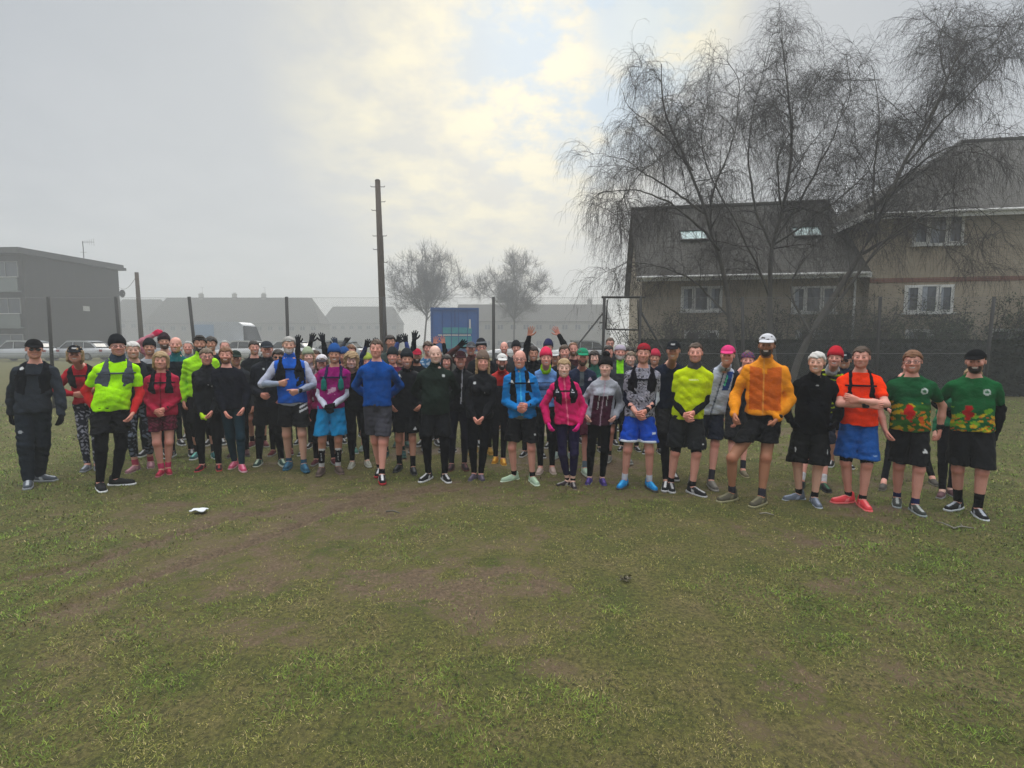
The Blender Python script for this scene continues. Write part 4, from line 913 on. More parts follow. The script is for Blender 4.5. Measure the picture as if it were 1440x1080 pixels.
P('man in lime yellow T-shirt over black sleeves with charcoal shorts, hands clasped', 978, 481, [(946, 693), (990, 699)], hair='crop', hc='brown', beard=.6, skin='pink', buff='46444a', top=tp('b8cc0c', sl='short', loose=.016, inf=.015, hem=.90, wr=.006, paint=[('word', .0, 1.36, .05, .008, 'd8dca0')], under=('101216', .3, 1.97)), legs=[('tights', BK, dict(t1=.95)), ('shorts', '191b1e', dict(z=.56, flare=.03, inf=.018, paint=[('dot', .17, .62, .01, 'c0c0c0')]))], sock=('14151a', .84), shoe=('121316', 'b0b0b0', 'a0a0a0'), hands='clasp', w=1.08, smile=.7, fy=(.1, .7))
P('man in hot pink cap with white, blue and black jacket behind orange jacket', 1016, 484, [(972, 681), (1006, 690)], hat='cap', hatc='c83a72', hair='crop', hc='ginger', skin='pink', top=tp('a9b0bc', shell=1, collar=1, inf=.018, loose=.01, hem=.90, paint=[('sides', .13, .1, '10131c'), ('box', .04, .12, 1.22, 1.46, '143a78'), ('box', .05, .065, 1.28, 1.42, '4ac08a'), ('zip', '20304a')]), legs=[('shorts', '0d1424', dict(z=.60))], sock=('34323a', .72), shoe=('68645e', '98948c', '7c786e'), Z=6.75, hands='sides')
P('woman with brown bun and patterned headband behind the orange jacket', 1038, 492, [(1040, 673)], fem=1, hat='turban', hatc='7a3a58', hatstripe='3c4474', hair='bun', hc='brown', top=tp('20242c'), legs=[('shorts', BK, dict(z=.5))], sock=('30303a', .75), shoe=('6c6450', '989070'), skin='pink', Z=7.7)
P('tall tanned man in orange jacket and white cap with one knee bent forward', 1078, 467, [(1012, 706), (1057, 713)], hat='cap', hatc='c0c0c4', hair='thick', hc='dark', beard=.9, skin='tan', top=tp('e08a12', shell=1, collar=1, inf=.018, loose=.012, hem=.95, wr=.007, neck=1.52, paint=[('core', .15, 1.43, 1.0, 'c25a10'), ('box', -.035, .005, 1.38, 1.6, 'e08a12'), ('zip', 'd89040', -.02)]), legs=[('shorts', '0c0d11', dict(z=.665, flare=.018, inf=.014))], sock=('34323c', .80), shoe=('4c483a', '8c8868', '6c6850'), hl=(1032, 590, .12, dict(elb=vec(-.4, .9, -.2))), hr=(1087, 597, .18, dict(elb=vec(1, .5, .1), pose='fist')), watch=1, w=1.08, pel=(-.0, -.0), lunge=-1, fy=(-.75, -.6), smile=1)
P('grey haired man dressed all in black with knee length shorts, hands behind the back', 1147, 494, [(1104, 704), (1151, 715)], hair='short', hc='white', skin='fair', top=tp('0b0c10', inf=.02, loose=.02, hem=.84, collar=1, wr=.005, paint=[('dot', -.11, 1.45, .012, 'a0a0a0'), ('box', .0, .03, 1.40, 1.41, 'a0a0a0')]), legs=[('shorts', '090a0d', dict(z=.50, flare=.03, inf=.02, paint=[('box', -.17, -.16, .62, .68, 'b0b0b0'), ('box', .15, .16, .62, .68, 'b0b0b0')]))], sock=('101114', .84), shoe=('5c6470', '98a0a8', '8890a0'), hands='pocket', glove=BK, vest='0d0e12', w=1.12, belly=.4, fy=(-1.0, .1), smile=.8)
P('man in red beanie and yellow and black hooped top behind the man in black', 1171, 490, [(1124, 689), (1165, 693)], hat='softcap', hatc='b01c2c', hair='crop', skin='pink', buff='b0b4b8', top=tp('14161a', hem=.93, loose=.01, paint=[('hoops', .062, .55, '9cae20')]), legs=[('shorts', '0e1424', dict(z=.56))], sock=('c0c0c4', .82), shoe=('101214', '2a2c2e', '2a5a3c'), Z=6.45, pel=(-.10, 0), hands='sides')
P('runner in black cap and navy jacket tucked behind the orange T-shirt', 1188, 494, Z=7.2, hat='cap', hatc='12161c', caplogo='a0a0a0', glasses='sun', hair='crop', top=tp('1c2c44', collar=1), legs=[('shorts', BK)], shoe=SHOE_BK, skin='mid')
P('man in fluorescent orange T-shirt with arms crossed, bright blue shorts and coral shoes', 1210, 486, [(1172, 707), (1221, 719)], hair='crop', hc='brown', beard=.4, skin='pink', top=tp('f0380a', sl='short', loose=.016, inf=.015, hem=.92, wr=.006), hands='cross', watch=-1, legs=[('tights', '0c0d11', dict(t1=.93)), ('shorts', '104a90', dict(z=.56, flare=.03, inf=.018, paint=[('box', .12, .16, .60, .61, '8098c0')]))], sock=('101114', .88), shoe=('d83c44', 'e06a6a', 'e87878'), vest='14121a', vw=.026, vz=1.22, straps=1, smile=0, w=1.04, fy=(-1.0, .15))
P('man in glasses and green T-shirt with red splash print, bare forearms hanging', 1284, 492, [(1262, 714), (1297, 726)], hair='short', hc='ginger', glasses='clear', skin='pink', beard=.4, top=tp('17502e', sl='short', loose=.016, inf=.015, hem=.90, wr=.005, paint=[('below', 1.20, '2c5c24'), ('lowblotch', 30, .30, 1.22, 'a8941c', .5), ('lowblotch', 38, .55, 1.13, 'b8641c', 2.), ('dot', -.03, 1.17, .032, 'a81a18'), ('dot', -.045, 1.12, .040, 'a81a18'), ('dot', -.015, 1.11, .034, 'a01414'), ('dot', -.035, 1.06, .026, 'a81a18'), ('dot', -.02, 1.02, .014, 'a81a18'), ('dot', .07, 1.05, .028, 'c8501a'), ('dot', .085, 1.01, .022, 'c8601a'), ('dot', .10, 1.35, .033, 'b8c0bc'), ('dot', .10, 1.35, .018, '3a6a4a')]), legs=[('shorts', '0c0d11', dict(z=.53, flare=.008, inf=.014, paint=[('tri', .12, .70, 'c0c0c0')]))], sock=('1c2450', .84), shoe=('3a3f3c', '8c9494', '9ca09c'), hl=(1247, 613, .02), hr=(1321, 612, .02), watch=1, w=1.1, smile=1, belly=.2)
P('black clad runner hidden behind the green T-shirt with feet planted wide', 1272, 502, [(1240, 690), (1318, 684)], Z=6.9, fem=1, hair='short', hc='brown', top=tp('101216', hem=.95), legs=[('tights', '0b0c10')], shoe=('4a4640', '706c60'), hands='pocket', skin='pink', pel=(0.03, 0))
P('blond woman peeping over the shoulder of the bearded man in green T-shirt', 1347, 513, [(1334, 701)], Z=6.3, fem=1, hair='short', hc='blond', top=tp('286a4a'), legs=[('tights', BK)], shoe=('5a3c40', '808080'), skin='pale')
P('bearded man in black cap and green T-shirt over black sleeves at the far right end', 1371, 490, [(1333, 718), (1384, 732)], hat='cap', hatc='0e0f12', hair='crop', hc='dark', beard=.95, skin='pink', top=tp('16582f', sl='short', loose=.018, inf=.016, hem=.92, wr=.005, paint=[('lowblotch', 26, .2, 1.18, '6a9a28', .3), ('lowblotch', 36, .4, 1.12, 'b89c1c', 1.2), ('dot', -.05, 1.17, .034, '9c1a1c'), ('dot', -.07, 1.12, .034, '9c1a1c'), ('dot', -.035, 1.10, .03, '8c1616'), ('dot', -.06, 1.06, .026, '9c1a1c'), ('lowblotch', 60, .72, 1.10, 'c0581c', 3.), ('dot', .09, 1.35, .033, 'b8c0bc'), ('dot', .09, 1.35, .018, '3a6a4a')], under=('0c0d11', .3, 1.97)), legs=[('shorts', '0b0c10', dict(z=.54, flare=.022, inf=.018))], sock=('0f1013', .60), shoe=('111216', 'b8bcc0', '9aa0a8'), glove='0e1014', hands='back', hr=(1400, 615, -.02), w=1.14, smile=.9, fy=(-.6, .1))

def check_people():
    for i, p in enumerate(PEOPLE):
        if not .84 < p['s'] < 1.13: print('SCALE %.2f Y %.2f %s' % (p['s'], p['Y'], p['label'][:50]))
        for r in PEOPLE[i+1:]:
            d = math.hypot(p['org'][0]-r['org'][0], p['org'][1]-r['org'][1])
            if d < .36: print('CLOSE %.2f | %s | %s' % (d, p['label'][:46], r['label'][:46]))
# ================================================================ ground
def axis(parts):
    out = [parts[0][0]]
    for a, b, st in parts:
        n = max(1, int(round((b-a)/st))); out += list(np.linspace(a, b, n+1)[1:])
    return np.array(out)
def dist_poly(x, y, pts):
    d = np.full(x.shape, 9.)
    for (ax, ay), (bx, by) in zip(pts[:-1], pts[1:]):
        vx, vy = bx-ax, by-ay; t = np.clip(((x-ax)*vx+(y-ay)*vy)/(vx*vx+vy*vy), 0, 1)
        d = np.minimum(d, np.hypot(x-ax-t*vx, y-ay-t*vy))
    return d
TRACKS = [[(-40, 822), (110, 795), (200, 766), (330, 727), (460, 700), (600, 688)], [(60, 862), (180, 820), (290, 785), (400, 748), (480, 712), (560, 693), (640, 688)]]
TR = [[(lambda g: (g.x, g.y))(onground(*p)) for p in t] for t in TRACKS]
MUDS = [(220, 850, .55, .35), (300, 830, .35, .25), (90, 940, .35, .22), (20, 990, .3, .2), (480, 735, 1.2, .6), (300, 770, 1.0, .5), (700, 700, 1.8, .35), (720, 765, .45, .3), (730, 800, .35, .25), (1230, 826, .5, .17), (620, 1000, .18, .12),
        (1120, 960, .2, .3), (1290, 960, .16, .5), (1250, 1010, .12, .2), (830, 690, 2.2, .45), (560, 690, 1.6, .4), (400, 790, .8, .35), (770, 935, .2, .12), (1060, 1020, .15, .15), (1180, 690, 1.0, .4), (330, 890, .5, .25), (1330, 720, .4, .2)]  # wide patches along the runners' feet also turn that strip darker and browner
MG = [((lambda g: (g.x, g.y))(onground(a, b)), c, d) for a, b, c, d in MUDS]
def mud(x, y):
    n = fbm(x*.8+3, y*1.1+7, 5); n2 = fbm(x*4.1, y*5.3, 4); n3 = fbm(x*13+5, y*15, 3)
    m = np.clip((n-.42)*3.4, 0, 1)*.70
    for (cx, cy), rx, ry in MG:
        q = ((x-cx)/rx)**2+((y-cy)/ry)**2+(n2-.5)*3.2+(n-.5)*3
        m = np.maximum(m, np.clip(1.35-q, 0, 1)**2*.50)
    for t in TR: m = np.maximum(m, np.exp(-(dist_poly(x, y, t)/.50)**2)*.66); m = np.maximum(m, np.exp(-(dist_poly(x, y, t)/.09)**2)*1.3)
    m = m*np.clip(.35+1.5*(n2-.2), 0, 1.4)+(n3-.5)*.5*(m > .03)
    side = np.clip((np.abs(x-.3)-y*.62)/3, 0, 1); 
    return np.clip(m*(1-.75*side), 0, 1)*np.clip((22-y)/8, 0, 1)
def relief(x, y, m=None):
    if m is None: m = mud(x, y)
    z = (fbm(x*1.3, y*1.3, 3)-.5)*.05+(fbm(x*9, y*9, 3)-.5)*.018-(m*.012)
    z = z+(fbm(x*24+3, y*24, 3)-.5)*.022*m
    for t in TR: d = dist_poly(x, y, t); z = z-.035*np.exp(-(d/.06)**2)+.010*np.exp(-((d-.1)/.05)**2)
    return z*np.clip((y+3)/2, 0, 1)*np.clip((14-y)/4, 0, 1)
def build_ground():
    xs = axis([(-320, -60, 26), (-60, -16, 4), (-16, -8, .16), (-8, 8, .04), (8, 16, .16), (16, 60, 4), (60, 320, 26)])
    ys = axis([(-30, .8, 3), (.8, 7.5, .035), (7.5, 14, .12), (14, 40, 1.3), (40, 420, 20)])
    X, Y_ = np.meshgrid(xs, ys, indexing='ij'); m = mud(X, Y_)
    near = (np.abs(X) < 16) & (Y_ > .7) & (Y_ < 15)
    Z = gz(X, Y_)+np.where(near, relief(X, Y_, m), 0)*np.clip((16-np.abs(X))/3, 0, 1)
    V = np.stack([X.ravel(), Y_.ravel(), Z.ravel()], 1); a, b = X.shape
    I = np.arange(a*b).reshape(a, b); Q = np.stack([I[:-1, :-1], I[1:, :-1], I[1:, 1:], I[:-1, 1:]], -1).reshape(-1, 4)
    mt = bpy.data.materials.new('field_soil'); nt = nodes(mt)
    at_ = attr(nt).outputs['Color']; sp = nt.nodes.new('ShaderNodeSeparateColor'); L(nt, at_, sp.inputs[0])
    n1 = noise(nt, 2.2, 6); n2 = noise(nt, 38, 5, .7); n3 = noise(nt, 160, 3, .7)
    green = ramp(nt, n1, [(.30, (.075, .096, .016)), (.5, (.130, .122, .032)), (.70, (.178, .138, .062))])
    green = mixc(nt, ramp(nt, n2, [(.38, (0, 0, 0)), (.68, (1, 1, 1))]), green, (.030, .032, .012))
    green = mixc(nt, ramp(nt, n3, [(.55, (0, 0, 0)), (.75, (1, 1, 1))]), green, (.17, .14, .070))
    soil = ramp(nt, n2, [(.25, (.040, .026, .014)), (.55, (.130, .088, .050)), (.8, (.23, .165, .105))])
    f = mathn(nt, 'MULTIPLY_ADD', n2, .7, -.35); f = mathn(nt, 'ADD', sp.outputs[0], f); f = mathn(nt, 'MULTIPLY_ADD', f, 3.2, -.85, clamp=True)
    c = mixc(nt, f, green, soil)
    h = mathn(nt, 'ADD', n2, mathn(nt, 'MULTIPLY', n3, .5))
    wet = mathn(nt, 'MULTIPLY_ADD', f, -.35, .92)
    finish(nt, c, wet, h, .9, .025, .25)
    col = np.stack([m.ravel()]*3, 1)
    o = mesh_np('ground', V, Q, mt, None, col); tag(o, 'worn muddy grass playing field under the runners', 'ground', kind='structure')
    return o
def build_grass():
    r = np.random.RandomState(4); VV = []; FF = []; CC = []; n0 = 0
    def batch(y0, y1, dens, hmin, hmax, wid):
        nonlocal n0
        xm = y1*1.03*1.12+.3; n = int(dens*(y1-y0)*2*xm); x = r.uniform(-xm, xm, n); y = r.uniform(y0, y1, n)
        m = mud(x, y); tuft = fbm(x*6+9, y*6, 3); keep = (r.rand(n) < np.clip(1.05-1.35*m, .04, 1)*np.clip((tuft-.20)*2.8, .2, 1)) & (np.abs(x) < y*1.03*1.12+.35)
        x, y, m, tuft = x[keep], y[keep], m[keep], tuft[keep]; n = len(x)
        gr = fbm(x*.9+3, y*1.2+8, 4)*.62+fbm(x*5, y*5+2, 3)*.38; gr = np.clip((gr-.42)*4.2, 0, 1)+np.clip((np.abs(x+.3)-y*.5)/2.2, 0, .7)
        z = gz(x, y)+relief(x, y, m)*np.clip((16-np.abs(x))/3, 0, 1)-.004
        ang = r.uniform(0, 2*np.pi, n); tl = r.uniform(.5, 1.35, n); ln = r.uniform(hmin, hmax, n)*(.5+.7*tuft)*(.65+.45*np.clip(gr, 0, 1))
        dx, dy = np.cos(ang), np.sin(ang); w = wid*r.uniform(.6, 1.3, n); px, py = -dy*w, dx*w
        B = np.stack([x, y, z], 1); s1 = ln*.55; t2 = np.minimum(tl+.35, 1.5)
        D1 = np.stack([dx*np.sin(tl), dy*np.sin(tl), np.cos(tl)], 1); D2 = np.stack([dx*np.sin(t2), dy*np.sin(t2), np.cos(t2)], 1)
        P_ = np.stack([px, py, 0*px], 1); M1 = B+D1*s1[:, None]; T = M1+D2*(ln*.45)[:, None]
        V = np.stack([B-P_, B+P_, M1+P_*.8, M1-P_*.8, T], 1).reshape(-1, 3)
        k = r.rand(n)
        g = np.array([.120, .195, .018]); ol = np.array([.245, .215, .055]); st = np.array([.33, .27, .12]); dk = np.array([.035, .050, .012])
        t = np.clip(gr+(r.rand(n)-.5)*.7, 0, 1)[:, None]; c = ol*(1-t)+g*t
        c = np.where((k < .20-.14*np.clip(gr, 0, 1))[:, None], st, c); c = np.where((k > .80)[:, None], dk, c); cl = fbm(x*11+4, y*13, 3); c = c*(r.uniform(.65, 1.25, n)*np.clip(.30+1.4*cl, .35, 1.5))[:, None]
        CC.append(np.repeat(c, 5, 0)); VV.append(V); idx = np.arange(n)*5+n0
        FF.append(np.stack([idx, idx+1, idx+2, idx+3], 1)); TT.append(np.stack([idx+3, idx+2, idx+4], 1)); n0 += 5*n
    TT = []
    for y0, y1, d, a, b, w in ((1.5, 2.2, 13000, .018, .040, .0013), (2.2, 3.0, 9500, .018, .042, .0016), (3.0, 4.2, 6200, .018, .044, .0020), (4.2, 6, 3600, .018, .046, .0027), (6, 9, 1700, .02, .05, .004), (9, 15, 520, .025, .055, .007)):
        batch(y0, y1, d, a, b, w)
    mt = attrmat('grass_blades', .6, 3, .15, 30, .001, .25)
    o = mesh_np('grass', np.concatenate(VV), np.concatenate(FF), mt, None, np.concatenate(CC), True, np.concatenate(TT))
    tag(o, 'short trampled winter grass with straw coloured blades', 'grass', kind='stuff')

# ================================================================ trees
def tubes_np(paths, n=3):
    """paths = list of (pts (k,3), radii (k,)) -> V, Q"""
    VV = []; QQ = []; base = 0
    by = {}
    for p, r in paths: by.setdefault(len(p), []).append((p, r))
    for k, lst in by.items():
        Pt = np.array([a for a, _ in lst], float); R = np.array([b for _, b in lst], float)
        D = np.gradient(Pt, axis=1); D /= np.linalg.norm(D, axis=2, keepdims=True)+1e-9
        up = np.where(np.abs(D[..., 2:3]) < .9, [[[0, 0, 1.]]], [[[1., 0, 0]]])
        A = np.cross(D, up); A /= np.linalg.norm(A, axis=2, keepdims=True)+1e-9; B = np.cross(D, A)
        t = np.arange(n)*2*np.pi/n
        V = Pt[:, :, None, :]+R[:, :, None, None]*(A[:, :, None, :]*np.cos(t)[None, None, :, None]+B[:, :, None, :]*np.sin(t)[None, None, :, None])
        m = len(lst); I = (np.arange(m*k*n)+base).reshape(m, k, n); J = np.roll(I, -1, 2)
        Q = np.stack([I[:, :-1], J[:, :-1], J[:, 1:], I[:, 1:]], -1).reshape(-1, 4)
        VV.append(V.reshape(-1, 3)); QQ.append(Q); base += m*k*n
    return np.concatenate(VV), np.concatenate(QQ)
def smoothpath(pts, k):
    pts = np.array(pts, float); d = np.concatenate([[0], np.cumsum(np.linalg.norm(np.diff(pts, axis=0), axis=1))]); t = np.linspace(0, d[-1], k)
    # catmull-rom through linear resampling then smoothing
    q = np.stack([np.interp(t, d, pts[:, i]) for i in range(3)], 1)
    for _ in range(3): q[1:-1] = (q[:-2]+2*q[1:-1]+q[2:])/4
    return q
def M_bark(): return simple('birch_bark', (.105, .098, .088), .9, 14, .5, .2)
def M_twig(): return simple('twig_bark', (.055, .048, .045), .9, 20, .3, .15, bump=False)
def bare_tree(label, limbs, base, Zd, seed, dens=1.0, droop=1.0, name='birch_tree', twiglen=1.3, group=None, tr=.003, shoots=0, mats=None, barklim=.03):
    """limbs: list of (pixel polyline, r0, r1, depth offset at the end)"""
    r = np.random.RandomState(seed); root = empty(name, base, label=label, cat='tree', group=group)
    big = []; mids = []; tw = []; b0 = np.array(base)
    def loc(px, py, dz): v = at(px, py, Zd+dz); return np.array(v)-b0
    def twig(p, d, ln, rad):
        k = 6; pts = [p]; q = p.copy(); d = d/np.linalg.norm(d)
        for i in range(k-1):
            d = d+r.randn(3)*.16+np.array([0, 0, -.34*droop*(i+1)/2]); d /= np.linalg.norm(d); q = q+d*ln/(k-1); pts.append(q)
        tw.append((np.array(pts), np.linspace(rad, rad*.45, k)))
        return pts
    def branch(p, d, ln, rad, depth):
        k = 8; pts = [p]; q = p.copy(); d = d/np.linalg.norm(d)
        bend = np.array([0, 0, .10 if depth > 1 else -.05*droop])
        for i in range(k-1):
            d = d+r.randn(3)*.13+bend; d /= np.linalg.norm(d); q = q+d*ln/(k-1); pts.append(q)
        pts = np.array(pts); rr = np.linspace(rad, rad*.35, k); (mids if rad < barklim else big).append((pts, rr))
        if depth > 0:
            for _ in range(int(3+2*ln*dens)):
                t = r.uniform(.25, 1); i = min(int(t*(k-1)), k-2); pp = pts[i]+(pts[i+1]-pts[i])*(t*(k-1)-i)
                dd = pts[i+1]-pts[i]; dd = dd/np.linalg.norm(dd); nd = dd*.7+r.randn(3)*.62; nd[2] += .12
                branch(pp, nd, ln*r.uniform(.4, .7), max(rr[i]*.5, .006), depth-1)
        else:
            for _ in range(int((5+9*ln)*dens)):
                i = r.randint(1, k-1); dd = pts[i]-pts[i-1]; dd = dd/np.linalg.norm(dd); nd = dd*.8+r.randn(3)*.6
                pt = twig(pts[i], nd, twiglen*r.uniform(.3, 1.), tr)
                for _ in range(2):
                    j = r.randint(1, 5); twig(np.array(pt[j]), (np.array(pt[j])-np.array(pt[j-1]))/.1+r.randn(3)*1.2, twiglen*r.uniform(.15, .45), tr*.8)
    for L_ in limbs:
        px, r0, r1, dz = L_[:4]; st = L_[4] if len(L_) > 4 else 0.
        n = len(px); pts = [loc(x, y, st+(dz-st)*i/(n-1)) for i, (x, y) in enumerate(px)]
        if py_is_ground(px): pts[0] = np.array([pts[0][0], 0 if st == 0 else pts[0][1], -.25])
        k = 22; q = smoothpath(pts, k); q[3:] += np.cumsum(r.randn(k-3, 3)*.018, 0)
        rr = np.linspace(r0*.72, r1*.9, k); big.append((q, rr)); ln = np.linalg.norm(np.diff(q, axis=0), axis=1).sum()
        s0 = 0 if not py_is_ground(px) else .45
        for _ in range(int(ln*2.6*dens)):
            t = r.uniform(max(s0, .12), 1); i = min(int(t*(k-1)), k-2)
            dd = q[i+1]-q[i]; dd = dd/np.linalg.norm(dd); nd = dd*.8+r.randn(3)*.55; nd[2] += .25*(t < .8)
            branch(q[i], nd, r.uniform(.6, 1.5)*(1.25-.5*t)*(1 if Zd < 25 else 1.6), max(rr[i]*.42, .009), 1)
    V, Q = tubes_np([p for p in big], 8)
    mesh_np('trunk', V, Q, mats[0] if mats else M_bark(), root)
    V, Q = tubes_np(mids, 4); V2, Q2 = tubes_np(tw, 3)
    mesh_np('crown', np.concatenate([V, V2]), np.concatenate([Q, Q2+len(V)]), mats[1] if mats else M_twig(), root)
    return root, len(tw)
def py_is_ground(px): return px[0][1] > 560

def leaf_cloud(name, parent, pts, size, cols, mat, seed=1, up=.3):
    r = np.random.RandomState(seed); n = len(pts); a = r.randn(n, 3); a /= np.linalg.norm(a, axis=1, keepdims=True); b = np.cross(a, r.randn(n, 3)); b /= np.linalg.norm(b, axis=1, keepdims=True)
    s = size*r.uniform(.5, 1.3, n)[:, None]; V = np.stack([pts-a*s, pts-b*s*.45, pts+a*s, pts+b*s*.45], 1).reshape(-1, 3)
    Q = np.arange(4*n).reshape(n, 4); c = np.repeat(cols, 4, 0)
    return mesh_np(name, V, Q, mat, parent, c, False)
# ================================================================ materials of the setting
def brickmat(name, c1, c2, mortar, sc=1.0, rough=.9, rot=None):
    m = bpy.data.materials.new(name); nt = nodes(m)
    tc = nt.nodes.new('ShaderNodeTexCoord'); mp = nt.nodes.new('ShaderNodeMapping'); L(nt, tc.outputs['Object'], mp.inputs['Vector'])
    mp.inputs['Rotation'].default_value = rot or (math.radians(90), 0, 0)
    b = nt.nodes.new('ShaderNodeTexBrick'); L(nt, mp.outputs[0], b.inputs['Vector'])
    b.inputs['Scale'].default_value = sc; b.inputs['Brick Width'].default_value = .225; b.inputs['Row Height'].default_value = .075; b.inputs['Mortar Size'].default_value = .008
    b.inputs['Color1'].default_value = (*c1, 1); b.inputs['Color2'].default_value = (*c2, 1); b.inputs['Mortar'].default_value = (*mortar, 1)
    n = noise(nt, 1.2, 5); n2 = noise(nt, 14, 4)
    c = mixc(nt, mathn(nt, 'MULTIPLY', n, .45), b.outputs['Color'], tuple(q*.55 for q in c1)); c = mixc(nt, mathn(nt, 'MULTIPLY', n2, .25), c, tuple(q*1.3 for q in c2))
    finish(nt, c, rough, b.outputs['Fac'], .4, -.006); return m
def tilemat(name, c1, c2, row=.16, rot=0):
    m = bpy.data.materials.new(name); nt = nodes(m)
    tc = nt.nodes.new('ShaderNodeTexCoord'); mp = nt.nodes.new('ShaderNodeMapping'); L(nt, tc.outputs['UV'], mp.inputs['Vector'])
    b = nt.nodes.new('ShaderNodeTexBrick'); L(nt, mp.outputs[0], b.inputs['Vector'])
    b.inputs['Scale'].default_value = 1; b.inputs['Brick Width'].default_value = .33; b.inputs['Row Height'].default_value = row; b.inputs['Mortar Size'].default_value = .014
    b.inputs['Color1'].default_value = (*c1, 1); b.inputs['Color2'].default_value = (*c2, 1); b.inputs['Mortar'].default_value = (*(q*.35 for q in c1), 1)
    n = noise(nt, .8, 5); n2 = noise(nt, 9, 4)
    c = mixc(nt, mathn(nt, 'MULTIPLY', n, .5), b.outputs['Color'], tuple(q*.6 for q in c1)); c = mixc(nt, mathn(nt, 'MULTIPLY', n2, .3), c, (.09, .10, .07))
    finish(nt, c, .85, b.outputs['Fac'], .6, -.02); return m
M_WHITE = simple('white_frame_paint', (.62, .62, .60), .45, 6, .08, .4, bump=False)
M_GLASSW = simple('window_glass', (.035, .045, .06), .08, 1.5, .5, .8, bump=False)
M_CURT = simple('net_curtain', (.30, .33, .38), .8, 5, .35)
M_STEEL = simple('weathered_steel', (.028, .027, .025), .65, 18, .4, .4)
M_GALV = simple('galvanised_wire', (.16, .165, .165), .5, 30, .2, .5, bump=False)
M_RUB = simple('tyre_rubber', (.02, .02, .02), .85, 20, .3)
M_DARKG = simple('car_glass', (.02, .025, .03), .08, 2, .3, .9, bump=False)

def plane_uv(name, quads, mat, parent, thick=.09):
    """roof slopes: each quad (eave left, eave right, ridge right, ridge left) with its own uv in metres and real thickness"""
    me = bpy.data.meshes.new(name); v = []; f = []; uvs = []
    for q in quads:
        P4 = [Vector(p) for p in q]; nrm = (P4[1]-P4[0]).cross(P4[3]-P4[0]).normalized(); nrm = nrm if nrm.z > 0 else -nrm
        u = (P4[1]-P4[0]).normalized(); w = (P4[3]-P4[0]); w = (w-u*(w @ u)).normalized()
        k = len(v); v += [p for p in P4]+[p-nrm*thick for p in P4]
        fs = [(0, 1, 2, 3), (7, 6, 5, 4), (0, 4, 5, 1), (1, 5, 6, 2), (2, 6, 7, 3), (3, 7, 4, 0)]
        for t in fs:
            f.append(tuple(i+k for i in t)); uvs += [(((v[i+k]-P4[0]) @ u), ((v[i+k]-P4[0]) @ w)) for i in t]
    me.from_pydata([tuple(p) for p in v], [], f); ul = me.uv_layers.new(name='UVMap')
    for i, c in enumerate(uvs): ul.data[i].uv = c
    me.materials.append(mat); o = bpy.data.objects.new(name, me); C.objects.link(o); o.parent = parent; return o

def window(parent, x0, x1, z0, z1, y, lights=3, curtain=True, seed=0, mat=None):
    """a casement window set in the wall whose outer face is at y (facing -y)"""
    f = MB(); t = .055
    f.box(x0, x1, y-.03, y+.05, z0, z0+t).box(x0, x1, y-.03, y+.05, z1-t, z1).box(x0, x0+t, y-.03, y+.05, z0+t, z1-t).box(x1-t, x1, y-.03, y+.05, z0+t, z1-t)
    w = (x1-x0)/lights
    for i in range(1, lights): f.box(x0+i*w-.04, x0+i*w+.04, y-.025, y+.05, z0+t, z1-t)
    for i in range(lights):
        if i != 1 or lights < 3:
            a, b = x0+i*w+.06, x0+(i+1)*w-.06; f.box(a, b, y-.045, y-.03, z0+t+.0, z0+t+.045).box(a, b, y-.045, y-.03, z1-t-.045, z1-t).box(a, a+.045, y-.045, y-.03, z0+t+.045, z1-t-.045).box(b-.045, b, y-.045, y-.03, z0+t+.045, z1-t-.045)
    w_ = f.build('window', mat or M_WHITE, parent)
    MB().box(x0+t, x1-t, y-.009, y-.003, z0+t, z1-t).build('pane', M_GLASSW, w_)
    MB().box(x0-.06, x1+.06, y-.11, y+.02, z0-.06, z0-.002).build('sill', mat or M_WHITE, w_)
    if curtain:
        for i in range(lights):
            a = x0+i*w+.05; rs = random.Random(seed*7+i)
            if rs.random() < .7:
                n = 8; ww = w*rs.uniform(.2, .5); pr = [(a+ww*j/n, y-.016+.004*(j % 2)) for j in range(n+1)]; c = MB(); k = len(pr)
                c.raw([(px_, py_, z0+t+.01) for px_, py_ in pr]+[(px_, py_, z1-t-.01) for px_, py_ in pr], [(j, j+1, j+1+k, j+k) for j in range(k-1)]); c.build('curtain', M_CURT, w_)
    return w_

